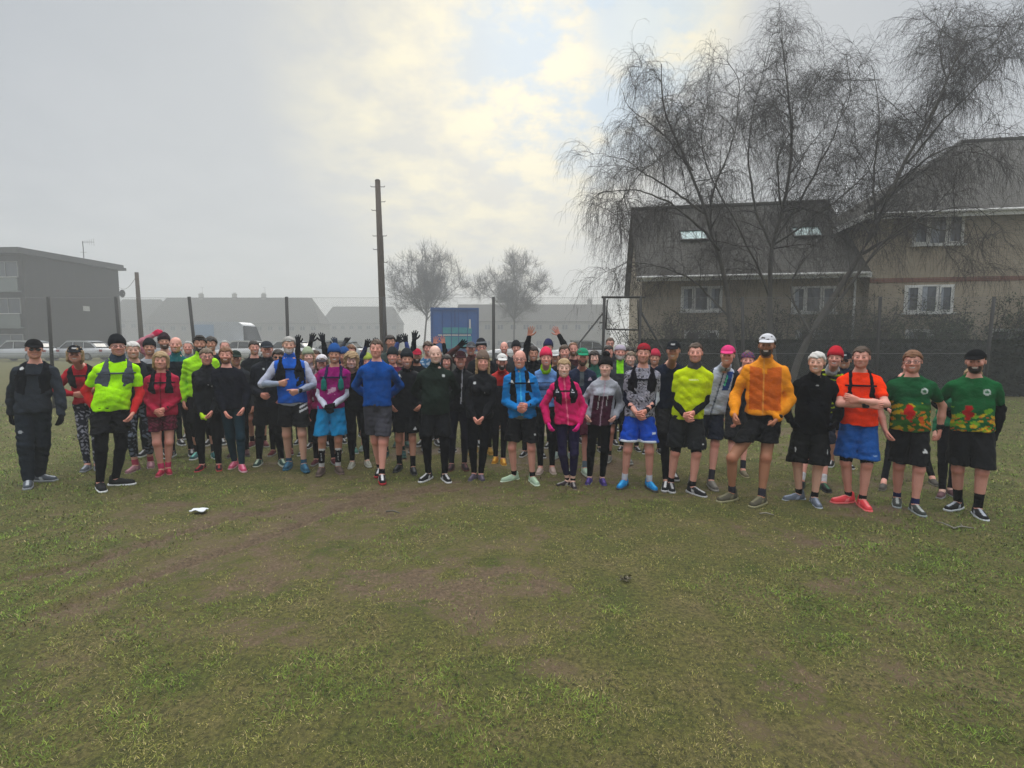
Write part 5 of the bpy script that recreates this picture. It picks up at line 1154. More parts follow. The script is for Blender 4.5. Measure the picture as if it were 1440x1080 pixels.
# ================================================================ brick flats on the right
def brick_flats():
    Yf = 20.0; g = float(gz(0, Yf)); th = math.radians(-9); RM = Matrix.Rotation(th, 3, 'Z'); pv = Vector((at(903, 388, Yf).x, Yf, 0)); nn = RM @ Vector((0, 1, 0))
    def f(px, py, Y=Yf):
        r_ = ray(px, py); k = ((pv+nn*(Y-Yf)-CAMP).dot(nn))/r_.dot(nn); P_ = CAMP+r_*k
        return pv+RM.transposed() @ (P_-pv)
    M_BUFF = brickmat('buff_brick', (.36, .30, .215), (.29, .245, .18), (.27, .245, .21)); M_RED = brickmat('red_brick', (.20, .075, .05), (.16, .065, .045), (.2, .17, .15))
    M_TILE = tilemat('grey_roof_tile', (.066, .057, .052), (.048, .042, .040))
    xL = f(903, 388).x; xM = f(1216, 388).x; xR = xM+24
    zE = f(1000, 388).z; zT = f(1400, 300).z; zR = f(1000, 291, 23.2).z; zRT = f(1380, 199, 25.4).z
    root = empty('brick_flats', ((xL+xR)/2, Yf+4, g), label='long buff brick block of flats with grey tiled roofs behind the bare birch', cat='building')
    root.location = pv-RM @ pv; root.rotation_euler = (0, 0, th)
    w = MB(); w.box(xL, xM, Yf, Yf+6.6, g-.3, zE-.02); w.prism([(0, 0)], 0, 0) if False else None
    w.box(xM, xR, Yf-.35, Yf+11.2, g-.3, zT-.02)
    w.build('wall', M_BUFF, root)
    gb = MB(); gb.raw([(xL+.003, Yf, zE-.02), (xL+.003, Yf+6.6, zE-.02), (xL+.003, Yf+3.2, zR-.12), (xL+.25, Yf, zE-.02), (xL+.25, Yf+6.6, zE-.02), (xL+.25, Yf+3.2, zR-.12)], [(0, 1, 2), (5, 4, 3), (0, 3, 4, 1), (1, 4, 5, 2), (2, 5, 3, 0)]); gb.build('gable', M_BUFF, root)
    b = MB(); b.box(xM-.0, xR, Yf-.37, Yf-.352, f(1300, 398).z, f(1300, 392).z).build('brick_band', M_RED, root)
    roof = plane_uv('roof', [[(xL-.25, Yf-.45, zE-.02), (xM, Yf-.45, zE-.02), (xM, Yf+3.2, zR), (xL-.25, Yf+3.2, zR)], [(xM, Yf+7.0, zE-.02), (xL-.25, Yf+7.0, zE-.02), (xL-.25, Yf+3.2, zR), (xM, Yf+3.2, zR)]], M_TILE, root)
    xr = f(1351, 199, 25.4).x; e = .45
    plane_uv('roof', [[(xM-e, Yf-.8, zT), (xR+e, Yf-.8, zT), (xR-4, Yf+5.4, zRT), (xr, Yf+5.4, zRT)], [(xM-e, Yf+11.7, zT), (xM-e, Yf-.8, zT), (xr, Yf+5.4, zRT), (xr-.01, Yf+5.4, zRT)],
                      [(xR+e, Yf+11.7, zT), (xM-e, Yf+11.7, zT), (xr, Yf+5.4, zRT), (xR-4, Yf+5.4, zRT)], [(xR+e, Yf-.8, zT), (xR+e, Yf+11.7, zT), (xR-4, Yf+5.4, zRT), (xR-3.99, Yf+5.4, zRT)]], M_TILE, root)
    rt = MB(); rt.tube([(xL-.25, Yf+3.2, zR+.03), (xM, Yf+3.2, zR+.03)], .10, 8).tube([(xr, Yf+5.4, zRT+.03), (xR-4, Yf+5.4, zRT+.03)], .10, 8).tube([(xM-e, Yf-.8, zT+.03), (xr, Yf+5.4, zRT+.03)], .09, 8); rt.build('ridge_tiles', M_TILE, root, True)
    fa = MB(); fa.box(xL-.25, xM-.002, Yf-.50, Yf-.452, zE-.22, zE-.05).box(xM-e, xR+e, Yf-.85, Yf-.802, zT-.24, zT-.03).box(xM-e-.05, xM-e-.002, Yf-.8, Yf+11.6, zT-.24, zT-.03); fa.build('fascia', M_WHITE, root)
    gt = MB(); gt.tube([(xL-.25, Yf-.56, zE-.08), (xM-.1, Yf-.56, zE-.08)], .055, 8).tube([(xM-e, Yf-.91, zT-.08), (xR+e, Yf-.91, zT-.08)], .055, 8); gt.build('gutter', M_WHITE, root, True)
    for i, (a, b_, c, d, L_) in enumerate(((957, 1016, 402, 438, 3), (1112, 1176, 402, 440, 3), (1270, 1342, 400, 440, 3), (1282, 1357, 301, 345, 3))):
        yw = Yf if a < 1210 else Yf-.35
        p, q = f(a, d, yw), f(b_, c, yw); window(root, p.x, q.x, p.z, q.z, yw, L_, seed=i+2)
    for i, (a, b_) in enumerate(((962, 1010), (1118, 1170), (1272, 1340), (1390, 1450))):   # ground floor, mostly behind the hedge
        yw = Yf if a < 1210 else Yf-.35
        p, q = f(a, 488, yw), f(b_, 488, yw); window(root, p.x, q.x, g+.95, g+2.1, yw, 2, seed=i+12)
    # a second row on the far end of the tall block
    for z0 in (f(1300, 440).z, f(1300, 345).z):
        window(root, xM+8.6, xM+10.5, z0, z0+1.2, Yf-.35, 3, seed=30)
    for px0, px1, py in ((956, 994, 329), (1116, 1152, 329)):      # roof windows
        t = .52; Y = Yf-.45+t*3.65; zc = zE+t*(zR-zE); cx = f((px0+px1)/2, py, Y).x; sl = math.atan2(zR-zE, 3.65)
        M = Matrix.Translation((cx, Y, zc+.04)) @ Matrix.Rotation(sl, 4, 'X'); hw = .56
        r_ = MB(); r_.box(-hw, hw, -.38, -.31, .002, .09, M).box(-hw, hw, .31, .38, .002, .09, M).box(-hw, -hw+.07, -.31, .31, .002, .09, M).box(hw-.07, hw, -.31, .31, .002, .09, M)
        rr = r_.build('roof_window', M_STEEL, roof); MB().box(-hw+.07, hw-.07, -.31, .31, .03, .05, M).build('pane', simple('sky_glass', (.32, .46, .44), .12, 7, .3, .9, bump=False), rr)
    for x in (xM-.35,): MB().tube([(x, Yf-.09, zE-.2), (x, Yf-.09, g)], .04, 8).build('downpipe', M_WHITE, root, True)

def dark_block():
    g = float(gz(0, 38)); Y0 = 46.; c = at(30, 348, Y0); zt = c.z; x1 = at(166, 380, 56.).x; x0 = c.x
    M_CLAD = brickmat('dark_brown_brick', (.036, .032, .032), (.030, .027, .026), (.045, .042, .04)); M_SPAN = simple('grey_green_panel', (.16, .18, .175), .7, 3, .2)
    root = empty('flat_roofed_block', (0, 0, 0), label='dark three storey block with flat roof and balconies fading into the fog on the left', cat='building')
    # plan: front face runs to the left of the corner, side wall recedes from the corner
    a = Vector((x0, Y0, 0)); b = Vector((x1, 56., 0)); L_ = Vector((-24+x0, Y0+1.5, 0)); d = b+(L_-a)
    def prism(pl, z0, z1): m = MB(); n = len(pl); m.raw([(p.x, p.y, z0) for p in pl]+[(p.x, p.y, z1) for p in pl], [tuple(range(n))[::-1], tuple(range(n, 2*n))]+[(i, (i+1) % n, (i+1) % n+n, i+n) for i in range(n)]); return m
    prism([a, b, d, L_], g-.3, zt-.6).build('wall', M_CLAD, root)
    o = Vector((1.0, -.5, 0)); prism([a+Vector((.3, -.7, 0)), b+Vector((.7, .3, 0)), d, L_+Vector((0, -.7, 0))], zt-.6, zt-.3).build('roof', simple('roof_edge', (.07, .07, .072), .8, 4, .3), root)
    prism([a+Vector((.0, -.3, 0)), b+Vector((.5, .2, 0)), d, L_+Vector((0, -.3, 0))], zt-.3, zt).build('parapet', simple('roof_edge', (.07, .07, .072), .8), root)
    u = (L_-a).normalized(); nn = Vector((0, -1, 0))
    for k, (zb) in enumerate((zt-3.5, zt-6.8, zt-10.1)):
        for j in range(5):
            s = .4+j*4.6; p = a+u*s; q = a+u*(s+3.9)
            m = MB(); m.quad((p.x, p.y-.06, zb+.9), (q.x, q.y-.06, zb+.9), (q.x, q.y-.06, zb+2.2), (p.x, p.y-.06, zb+2.2))
            m = MB(); M = Matrix(((u.x, -u.y, 0, p.x), (u.y, u.x, 0, p.y), (0, 0, 1, 0), (0, 0, 0, 1)))
            # along u (to the left); outward is +/- : u x z
            fr = MB()
            for x_a, x_b in ((0, .08), (1.2, 1.28), (2.5, 2.58), (3.8, 3.88)): fr.box(x_a, x_b, .02, .10, zb+.9, zb+2.2, M)
            fr.box(0, 3.88, .021, .099, zb+2.2, zb+2.28, M).box(0, 3.88, .021, .099, zb+.82, zb+.9, M); w = fr.build('window', simple('grey_window_frame', (.2, .2, .2), .6), root)
            MB().box(.08, 3.8, .03, .05, zb+.9, zb+2.2, M).build('pane', M_GLASSW, w)
            bl = MB().box(-.1, 4.0, .3, .38, zb-.35, zb+.75, M).box(-.1, 4.0, .0, .38, zb-.5, zb-.36, M).build('balcony', M_SPAN, root)
            MB().tube([M @ Vector((-.1, .34, zb+.82)), M @ Vector((4.0, .34, zb+.82))], .03, 6).build('handrail', M_WHITE, bl)
    sd = (b-a).normalized(); p = a+sd*5.9; pz = at(130, 434, p.y).z
    M = Matrix(((sd.x, sd.y, 0, p.x), (sd.y, -sd.x, 0, p.y), (0, 0, 1, 0), (0, 0, 0, 1)))
    MB().box(-.35, .35, .02, .07, pz-.25, pz+.25, M).build('sign', simple('pale_sign', (.5, .5, .48), .6), root)
    # satellite dish on the far corner, television aerial on the roof
    dc = at(168, 413, 55.8); m = MB(); k = 14
    for i in range(3):
        pass
    ring = [[(dc.x+.45+(.05+.38*j/3)*math.cos(t)*.8, dc.y-.12*(j/3)**2*1.5, dc.z+(.05+.38*j/3)*math.sin(t)) for t in [q*2*math.pi/k for q in range(k)]] for j in range(4)]
    m.raw([p for rr in ring for p in rr], [(j*k+i, j*k+(i+1) % k, (j+1)*k+(i+1) % k, (j+1)*k+i) for j in range(3) for i in range(k)]); m.tube([(dc.x-.3, dc.y+.1, dc.z-.1), (dc.x+.45, dc.y, dc.z)], .03, 5)
    m.build('satellite_dish', M_STEEL, root)
    ac = at(119, 380, 51.); tp_ = at(119, 339, 51.); m = MB(); m.tube([(ac.x, 51, zt-.1), (ac.x, 51, tp_.z)], .035, 6)
    ax = at(132, 341, 51.).x; m.tube([(ac.x-.1, 51, tp_.z-.1), (ax, 51, tp_.z-.1)], .02, 5)
    for i in range(6): xx = ac.x+(ax-ac.x)*i/5.; h = .12+.05*i; m.tube([(xx, 51, tp_.z-.1-h), (xx, 51, tp_.z-.1+h)], .012, 4)
    m.tube([(ac.x-.3, 51, tp_.z-1.1), (ac.x+.3, 51, tp_.z-1.1)], .015, 4); m.build('aerial', M_STEEL, root)

def house(label, px0, px1, pyr, pye, Y, chim, hip=2.5, group='houses fading into the fog', depth=8, px_r0=None, px_r1=None):
    g = float(gz(0, Y)); x0 = at(px0, pye, Y).x; x1 = at(px1, pye, Y).x; ze = at(px0, pye, Y).z; zr = at((px0+px1)/2, pyr, Y+depth/2).z
    M_W = simple('rendered_wall', (.22, .20, .18), .9, 2, .25); M_R = tilemat('brown_roof_tile', (.085, .07, .062), (.07, .058, .052)) if 'brt' not in MATS else MATS['brt']; MATS['brt'] = M_R
    root = empty('house', (0, 0, 0), label=label, cat='house', group=group)
    MB().box(x0, x1, Y, Y+depth, g-.3, ze).build('wall', M_W, root); e = .4; ym = Y+depth/2
    rf = plane_uv('roof', [[(x0-e, Y-e, ze), (x1+e, Y-e, ze), (x1-hip, ym, zr), (x0+hip, ym, zr)], [(x1+e, Y+depth+e, ze), (x0-e, Y+depth+e, ze), (x0+hip, ym, zr), (x1-hip, ym, zr)],
                           [(x0-e, Y+depth+e, ze), (x0-e, Y-e, ze), (x0+hip, ym, zr), (x0+hip-.01, ym, zr)], [(x1+e, Y-e, ze), (x1+e, Y+depth+e, ze), (x1-hip, ym, zr), (x1-hip+.01, ym, zr)]], M_R, root)
    for c in chim:
        cx = at(c, pyr, ym).x; m = MB().box(cx-.55, cx+.55, ym-.3, ym+.3, zr-.8, zr+1.0); m.box(cx-.62, cx+.62, ym-.37, ym+.37, zr+1.0, zr+1.12)
        for q in (-.3, .05, .38): m.tube([(cx+q, ym, zr+1.12), (cx+q, ym, zr+1.45)], .1, 7)
        m.build('chimney', M_W, rf)
        if c % 2: MB().tube([(cx+.4, ym, zr+1.0), (cx+.4, ym, zr+3.0)], .03, 5).tube([(cx-.2, ym, zr+2.9), (cx+.9, ym, zr+2.9)], .02, 4).build('aerial', M_STEEL, rf)
    n = max(2, int((x1-x0)/2.8))
    for i in range(n):
        cx = x0+(x1-x0)*(i+.5)/n
        for z0 in (g+.9, ze-1.9):
            if z0 > g+.5: window(root, cx-.7, cx+.7, z0, z0+1.2, Y-.001, 2, False, mat=simple('grey_window_frame', (.2, .2, .2), .6))

def car(label, cx, Y, rz, col, L_=4.3, W=1.78, H=1.46, name='parked_car', kind='car', group='cars parked along the far edge of the field'):
    g = float(gz(0, Y)); root = empty(name, (cx, Y, g), rz, label=label, cat=kind, group=group)
    paint = simple('paint_'+str(len(MATS)), col, .35, 3, .08, .6, bump=False)
    hw = W/2
    st = [(-L_/2, .35, .62, .72), (-L_/2+.12, .22, .74, .90), (-L_/2+.55, .2, .84, .97), (-L_*.22, .2, .93, 1.), (0, .2, .95, 1.), (L_*.28, .2, .97, 1.), (L_/2-.25, .22, .98, .95), (L_/2-.05, .3, .88, .88), (L_/2, .4, .7, .80)]
    def loft(sts):
        v = []; f = []
        for x, zb, zt, k in sts:
            w = hw*k; v += [(x, -w*.92, zb), (x, -w, zb+.12), (x, -w, (zb+zt)/2), (x, -w*.95, zt-.05), (x, -w*.82, zt), (x, w*.82, zt), (x, w*.95, zt-.05), (x, w, (zb+zt)/2), (x, w, zb+.12), (x, w*.92, zb)]
        n = 10
        for i in range(len(sts)-1):
            for j in range(n): f.append((i*n+j, i*n+(j+1) % n, (i+1)*n+(j+1) % n, (i+1)*n+j))
        f.append(tuple(range(n))); e = (len(sts)-1)*n; f.append(tuple(e+j for j in range(n))[::-1]); return v, f
    b = MB(); b.raw(*loft(st)); b.build('body', paint, root, True)
    cb = [(-L_*.24, .94, .96, .86), (-L_*.10, .94, H-.06, .80), (0, .94, H, .80), (L_*.22, .94, H-.02, .78), (L_*.36, .95, H-.16, .74), (L_*.43, .95, .99, .74)]
    c = MB(); c.raw(*loft([(x, a, t, k) for x, a, t, k in cb])); gl = c.build('cabin', M_DARKG, root, False)
    r_ = MB(); r_.raw(*loft([(-L_*.10, H-.07, H-.035, .81), (0, H-.05, H+.012, .81), (L_*.22, H-.06, H-.002, .79), (L_*.34, H-.16, H-.115, .76)])); pl = r_
    for s in (-1, 1):
        for xa, xb in ((-L_*.235, -L_*.10), (L_*.02, L_*.03), (L_*.22, L_*.225)):
            pl.tube([(xa, s*hw*.86, .95), (xb, s*hw*.815, H-.05)], .03, 5)
        pl.tube([(L_*.43, s*hw*.75, .99), (L_*.345, s*hw*.76, H-.14)], .035, 5)
    pl.build('roof', paint, root, False)
    for sx in (-L_*.31, L_*.30):
        for s in (-1, 1):
            w = MB(); w.tube([(sx, s*(hw-.2), .31), (sx, s*(hw+.01), .31)], .31, 18); wo = w.build('wheel', M_RUB, root, True)
            MB().tube([(sx, s*(hw-.02), .31), (sx, s*(hw+.02), .31)], .19, 12).build('rim', M_GALV, wo)
    for s in (-1, 1):
        MB().box(-L_/2-.01, -L_/2+.12, s*hw*.62-.16, s*hw*.62+.16, .58, .72).build('headlight', M_WHITE, root)
        MB().box(L_/2-.10, L_/2+.01, s*hw*.66-.12, s*hw*.66+.12, .68, .86).build('tail_light', simple('red_lens', (.25, .01, .01), .3), root)
        MB().box(-L_*.2, -L_*.2+.1, s*(hw+.0)-.0, s*(hw)+s*.16, .92, 1.04).build('mirror', paint, root)
    return root

def van(label, px0, px1, pyt, Y, col, name='white_van'):
    g = float(gz(0, Y)); a = at(px0, pyt, Y); b = at(px1, pyt, Y); Lz = b.x-a.x; H = a.z-g
    root = empty(name, ((a.x+b.x)/2, Y+1, g), label=label, cat='van'); P_ = simple('van_paint', col, .4, 2, .1, .5, bump=False)
    h = Lz/2; MB().prism([(-h, .35), (h*.98, .35), (h, .8), (h*.98, 1.15), (h*.72, 1.35), (h*.52, H-.25), (h*.40, H-.04), (-h+.06, H), (-h, H-.15)], -1, 1).build('body', P_, root, False, .04)
    MB().prism([(h*.55, 1.4), (h*.74, 1.38), (h*.56, H-.35), (h*.55, H-.35)], -1.01, 1.01).build('window', M_DARKG, root)
    MB().box(-h+.05, -h+.05+1.55, -1.035, -1.004, 1.05, H-.25).build('side_panel', simple('pale_blue_panel', (.32, .40, .52), .4, 1.5, .15, .5, bump=False), root)
    for x in (-h*.62, h*.62):
        for y in (-.92, .78):
            w = MB().tube([(x, y-.1, .34), (x, y+.12, .34)], .34, 18).build('wheel', M_RUB, root, True); MB().tube([(x, y-.12, .34), (x, y+.13, .34)], .18, 12).build('rim', M_GALV, w)
    return root

def blue_lorry():
    Y = 25.; g = float(gz(0, Y)); a = at(606, 433, Y); b = at(673, 433, Y); W = (b.x-a.x)/2; H = a.z-g; cx = (a.x+b.x)/2
    root = empty('box_lorry', (cx, Y, g), -math.atan2(cx, Y), label='blue box bodied lorry seen end on beyond the fence', cat='lorry')
    P_ = simple('lorry_blue', (.03, .12, .38), .5, 1.5, .25, .4, bump=False); D = simple('lorry_blue_dark', (.024, .09, .29), .5, 2, .2)
    MB().box(-W, W, 0, 7, 1.05, H).build('body', P_, root, False, .03)
    fr = MB().box(-W-.01, -W+.10, -.05, -.002, 1.05, H+.01).box(W-.10, W+.01, -.05, -.002, 1.05, H+.01).box(-W+.1, W-.1, -.05, -.002, H-.12, H+.01).box(-.03, .03, -.04, -.003, 1.1, H-.12)
    fr.build('door_frame', D, root)
    for x in (-.62, -.18, .18, .62):
        MB().tube([(x, -.07, 1.15), (x, -.07, H-.2)], .02, 6).build('locking_bar', D, root)
    T = simple('teal_stripe', (.04, .30, .36), .5, 4, .3, .4, bump=False)
    MB().box(-W+.55, W-.35, -.052, -.042, 1.95, 2.25).box(-W+.55, W-.35, -.052, -.042, 1.2, 1.8).build('teal_panel', T, root)
    MB().box(-W+.35, W-.40, -.053, -.043, 1.84, 1.90).build('white_line', M_WHITE, root)
    MB().box(W-.48, W-.40, -.075, -.052, 2.2, 2.65).build('handle', M_WHITE, root)
    MB().box(-W, W, -.12, .05, .75, .98).build('bumper', simple('pale_bumper', (.42, .42, .42), .5), root)
    MB().box(-W*.7, W*.7, .2, 8.8, .6, .95).build('chassis', M_STEEL, root)
    MB().box(-W+.1, W-.1, 7.2, 9.2, .9, 3.0).build('cab', P_, root, False, .1)
    for y in (1.3, 2.5, 8.1):
        for s in (-1, 1):
            w = MB().tube([(s*(W-.35), y, .48), (s*(W-.02), y, .48)], .48, 18).build('wheel', M_RUB, root, True)
    for s in (-1, 1): MB().box(s*(W-.3)-.16, s*(W-.3)+.16, -.15, -.121, .8, .93).build('tail_light', simple('red_lens', (.25, .01, .01), .3), root)

def telegraph_pole():
    Y = 21.; b = at(540, 488, Y); t = at(531, 254, Y); g = float(gz(0, Y)); k = (t.x-b.x)/(t.z-b.z); bx = b.x-k*(b.z-g)
    root = empty('telegraph_pole', (bx, Y, g), label='tall brown wooden telegraph pole with climbing steps, left of centre', cat='pole', group=None)
    H = t.z-g; MB().tube([(k*z, 0, z) for z in (-.3, H*.5, H)], [.16, .135, .105], 14).build('pole', simple('tarred_wood', (.085, .068, .055), .9, 6, .4, .15), root, True)
    px2z = lambda py: at(535, py, Y).z-g
    for py, s in ((263, -1), (263, 1), (284, 1), (296, -1), (332, -1), (332, 1), (351, -1), (369, 1)):
        z = px2z(py); x = k*z; r = .12
        MB().tube([(x+s*r*.7, -.02, z), (x+s*(r+.15), -.02, z), (x+s*(r+.17), -.02, z+.04)], .014, 6).build('step', M_STEEL, root)
    MB().tube([(k*H, 0, H), (k*H, 0, H+.04)], [.115, .08], 12).build('cap', M_STEEL, root)
    m = MB(); z0, z1 = px2z(369), px2z(332); m.tube([(k*z0+.16, -.1, z0), (k*z1+.16, -.1, z1)], .008, 4); m.build('cable', M_STEEL, root)

def lamp_pole():
    Y = 30.; b = at(199, 480, Y); t = at(192, 383, Y); g = float(gz(0, Y)); k = (t.x-b.x)/(t.z-b.z); bx = b.x-k*(b.z-g); H = t.z-g
    root = empty('telephone_pole', (bx, Y, g), label='shorter grey leaning pole with a thin wire beside the dark block', cat='pole')
    MB().tube([(k*z, 0, z) for z in (-.3, H*.5, H)], [.14, .12, .10], 12).build('pole', simple('tarred_wood', (.085, .068, .055), .9, 6, .4, .15), root, True)
    e = at(165, 402, 41.5); m = MB(); P0 = Vector((k*H, 0, H-.2)); P1 = Vector((e.x-bx, e.y-Y, e.z-g)); m.tube([P0.lerp(P1, i/10)+Vector((0, 0, -.5*math.sin(math.pi*i/10))) for i in range(11)], .012, 4); m.build('wire', M_STEEL, root)

def fence():
    Y = 13.4; root = empty('chain_link_fence', (0, Y, float(gz(0, Y))), label='tall chain link fence on grey posts running behind the whole group', cat='fence'); g = float(gz(0, Y))
    zt = at(540, 419, Y).z-g; posts = [(-75, -71), (68, 72), (163, 169), (266, 274), (403, 405), (540, 541), (694, 694), (1044, 1045), (1238, 1234), (1398, 1390)]
    X = []
    for a, b in posts:
        xt = at(a, 419, Y).x; xb = at(b, 490, Y).x; k = (xt-xb)/(zt-(at(b, 490, Y).z-g)); x0 = xt-k*zt; X.append((x0, xt))
        MB().tube([(x0, 0, -.2), (xt, 0, zt+.03)], .042, 10).build('post', M_STEEL, root, True)
    def span(xa, xb):
        V = []; w = .05; n = int((xb-xa)/w); paths = []
        h = zt-.05
        for i in range(-int(h/w)-1, n+1):
            for d in (1, -1):
                xs = xa+i*w if d > 0 else xa+i*w+h
                z0, z1 = .03, h+.03; p = [xs, z0]; q = [xs+d*h, z1]
                # cut to the span
                def cut(p, q, lim, lo):
                    if (p[0] < lim) == lo and (q[0] < lim) == lo: return None
                    if (p[0] < lim) == lo: t = (lim-p[0])/(q[0]-p[0]); p = [lim, p[1]+(q[1]-p[1])*t]
                    elif (q[0] < lim) == lo: t = (lim-p[0])/(q[0]-p[0]); q = [lim, p[1]+(q[1]-p[1])*t]
                    return p, q
                c = cut(p, q, xa, True)
                if c: c = cut(c[0], c[1], xb, False)
                if c: paths.append((np.array([[c[0][0], .012*d, c[0][1]], [(c[0][0]+c[1][0])/2, .012*d, (c[0][1]+c[1][1])/2], [c[1][0], .012*d, c[1][1]]]), np.full(3, .0011)))
        return paths
    V, Q = tubes_np(span(X[0][0], at(848, 450, Y).x)+span(at(905, 450, Y).x, X[-1][0]), 3); mesh_np('wire_mesh', V, Q, M_GALV, root)
    m = MB()
    for za in (zt, zt*.5, .08):
        m.tube([(X[0][0], -.03, za), (at(848, 450, Y).x, -.03, za)], .0045, 4); m.tube([(at(905, 450, Y).x, -.03, za), (X[-1][0], -.03, za)], .0045, 4)
    m.build('line_wire', M_GALV, root)

def gateway():
    Y = 12.9; g = float(gz(0, Y)); root = empty('metal_gateway', (at(875, 480, Y).x, Y, g), label='rusty square metal frame with raking brace standing in the gap of the fence', cat='gate frame')
    o = Vector((at(875, 480, Y).x, Y, g)); f = lambda x, y, d=0: at(x, y, Y+d)-o
    a, b = f(850, 418), f(901, 418); bl = f(848, 490); br = f(899, 490)
    for t, q in ((a, bl), (b, br)):
        k = (t.x-q.x)/(t.z-q.z); MB().tube([(t.x-k*t.z, 0, -.2), (t.x, 0, t.z+.02)], .038, 8).build('post', M_STEEL, root, True)
    MB().tube([f(846, 418), f(907, 418)], .028, 8).build('top_rail', M_STEEL, root, True)
    fr = MB(); x0, x1 = f(854, 422), f(897, 422); y0, y1 = f(852, 463), f(898, 464)
    fr.tube([x0, y0], .02, 6).tube([x1, y1], .02, 6).tube([y0, y1], .024, 6); fr.build('frame', M_STEEL, root, True)
    t = f(848, 440); e = f(798, 503, -.4); d = (e-t); e2 = t+d*((t.z)/(t.z-e.z)); MB().tube([t, e2], .022, 6).build('brace', M_STEEL, root, True)
    t = f(902, 440); e2 = t+Vector((1.6, .3, -t.z)); MB().tube([t, e2], .03, 6).build('brace', M_STEEL, root, True)
    MB().tube([f(826, 491), f(849, 491)], .02, 6).tube([f(843, 454), f(849, 454)], .015, 6).build('rail', M_STEEL, root, True)

def hedge():
    Y = 16.3; g = float(gz(0, Y)); x0 = at(904, 480, Y).x; x1 = 26.; r = np.random.RandomState(5); H = at(1200, 482, Y).z-g
    root = empty('clipped_hedge', (0, Y, g), label='long dark evergreen hedge in front of the brick flats', cat='hedge')
    n = 90; V = []; Q = []
    M_IN = simple('hedge_inside', (.010, .014, .008), .95, 5, .4)
    xs = np.linspace(x0, x1, n); prof = [(-.42, 0), (-.5, H*.5), (-.42, H*.93), (-.25, H), (.35, H), (.5, H*.6), (.45, 0)]
    for i, x in enumerate(xs):
        for y, z in prof: V.append((x, y+r.uniform(-.04, .04), z+(r.uniform(-.05, .05) if z > 1 else 0)))
    k = len(prof)
    for i in range(n-1):
        for j in range(k-1): Q.append((i*k+j, i*k+j+1, (i+1)*k+j+1, (i+1)*k+j))
    Q.append((0, 1, 2, 3)); Q.append((0, 3, 4, 6)); 
    mesh_np('inner_mass', V, Q, M_IN, root)
    m = 46000; x = r.uniform(x0-.1, x1, m); s = r.rand(m)
    z = np.where(s < .72, r.uniform(0, H+.05, m), H+r.uniform(-.03, .09, m)); y = np.where(s < .72, -.5+r.uniform(-.07, .06, m), r.uniform(-.45, .5, m))
    z = z+np.where(s > .72, (fbm(x*1.2, y, 3)-.5)*.14, 0); y = y+np.where(s < .72, (fbm(x*1.6, z*1.5, 3)-.5)*.22, 0)
    c = np.array([.006, .010, .005])*r.uniform(.5, 1.6, (m, 1))+np.array([.005, .003, 0])*r.rand(m, 1)
    leaf_cloud('foliage', root, np.stack([x, y, z], 1), .045, c, attrmat('hedge_leaf', .95, 4, .15, 30, .001, .03))

def shrub(label, px, pyt, Y, w, seed, leafy=.4, col=(.035, .045, .02), group='scrubby bushes above the hedge'):
    g = float(gz(0, Y)); base = at(px, 488, Y); base.z = g; H = at(px, pyt, Y).z-g; r = np.random.RandomState(seed)
    root = empty('shrub', base, label=label, cat='shrub', group=group)
    st = []; tw = []; ends = []
    for i in range(int(10+5*w)):
        a = r.uniform(-.9, .9); x = r.uniform(-.35, .35)*w; d = np.array([a*.55*w/2, r.uniform(-.3, .3), 1.]); d /= np.linalg.norm(d); p = np.array([x, r.uniform(-.3, .3), -.1]); pts = [p]
        ln = H*r.uniform(.75, 1.15); k = 9
        for j in range(k-1): d = d+r.randn(3)*.09; d /= np.linalg.norm(d); pts.append(pts[-1]+d*ln/(k-1))
        pts = np.array(pts); st.append((pts, np.linspace(.028, .006, k)))
        for _ in range(int(30)):
            i_ = r.randint(2, k); q = pts[i_-1]+(pts[min(i_, k-1)]-pts[i_-1])*r.rand(); dd = r.randn(3)*.7+np.array([0, 0, .35]); dd /= np.linalg.norm(dd); pp = [q]; l2 = r.uniform(.25, .8)
            for j in range(4): dd = dd+r.randn(3)*.25; dd /= np.linalg.norm(dd); pp.append(pp[-1]+dd*l2/4); ends.append(pp[-1])
            tw.append((np.array(pp), np.linspace(.006, .0025, 5)))
    V, Q = tubes_np(st, 5); V2, Q2 = tubes_np(tw, 3)
    mesh_np('branches', np.concatenate([V, V2]), np.concatenate([Q, Q2+len(V)]), M_twig(), root)
    E = np.array(ends); n = int(len(E)*leafy*4); E = E[r.randint(0, len(E), n)]+r.randn(n, 3)*.07; E = E[E[:, 2] > .2]; n = len(E)
    leaf_cloud('foliage', root, E, .035, np.array(col)*r.uniform(.5, 2.0, (n, 1)), attrmat('leaf', .8, 4, .15, 30, .001, .12), seed)

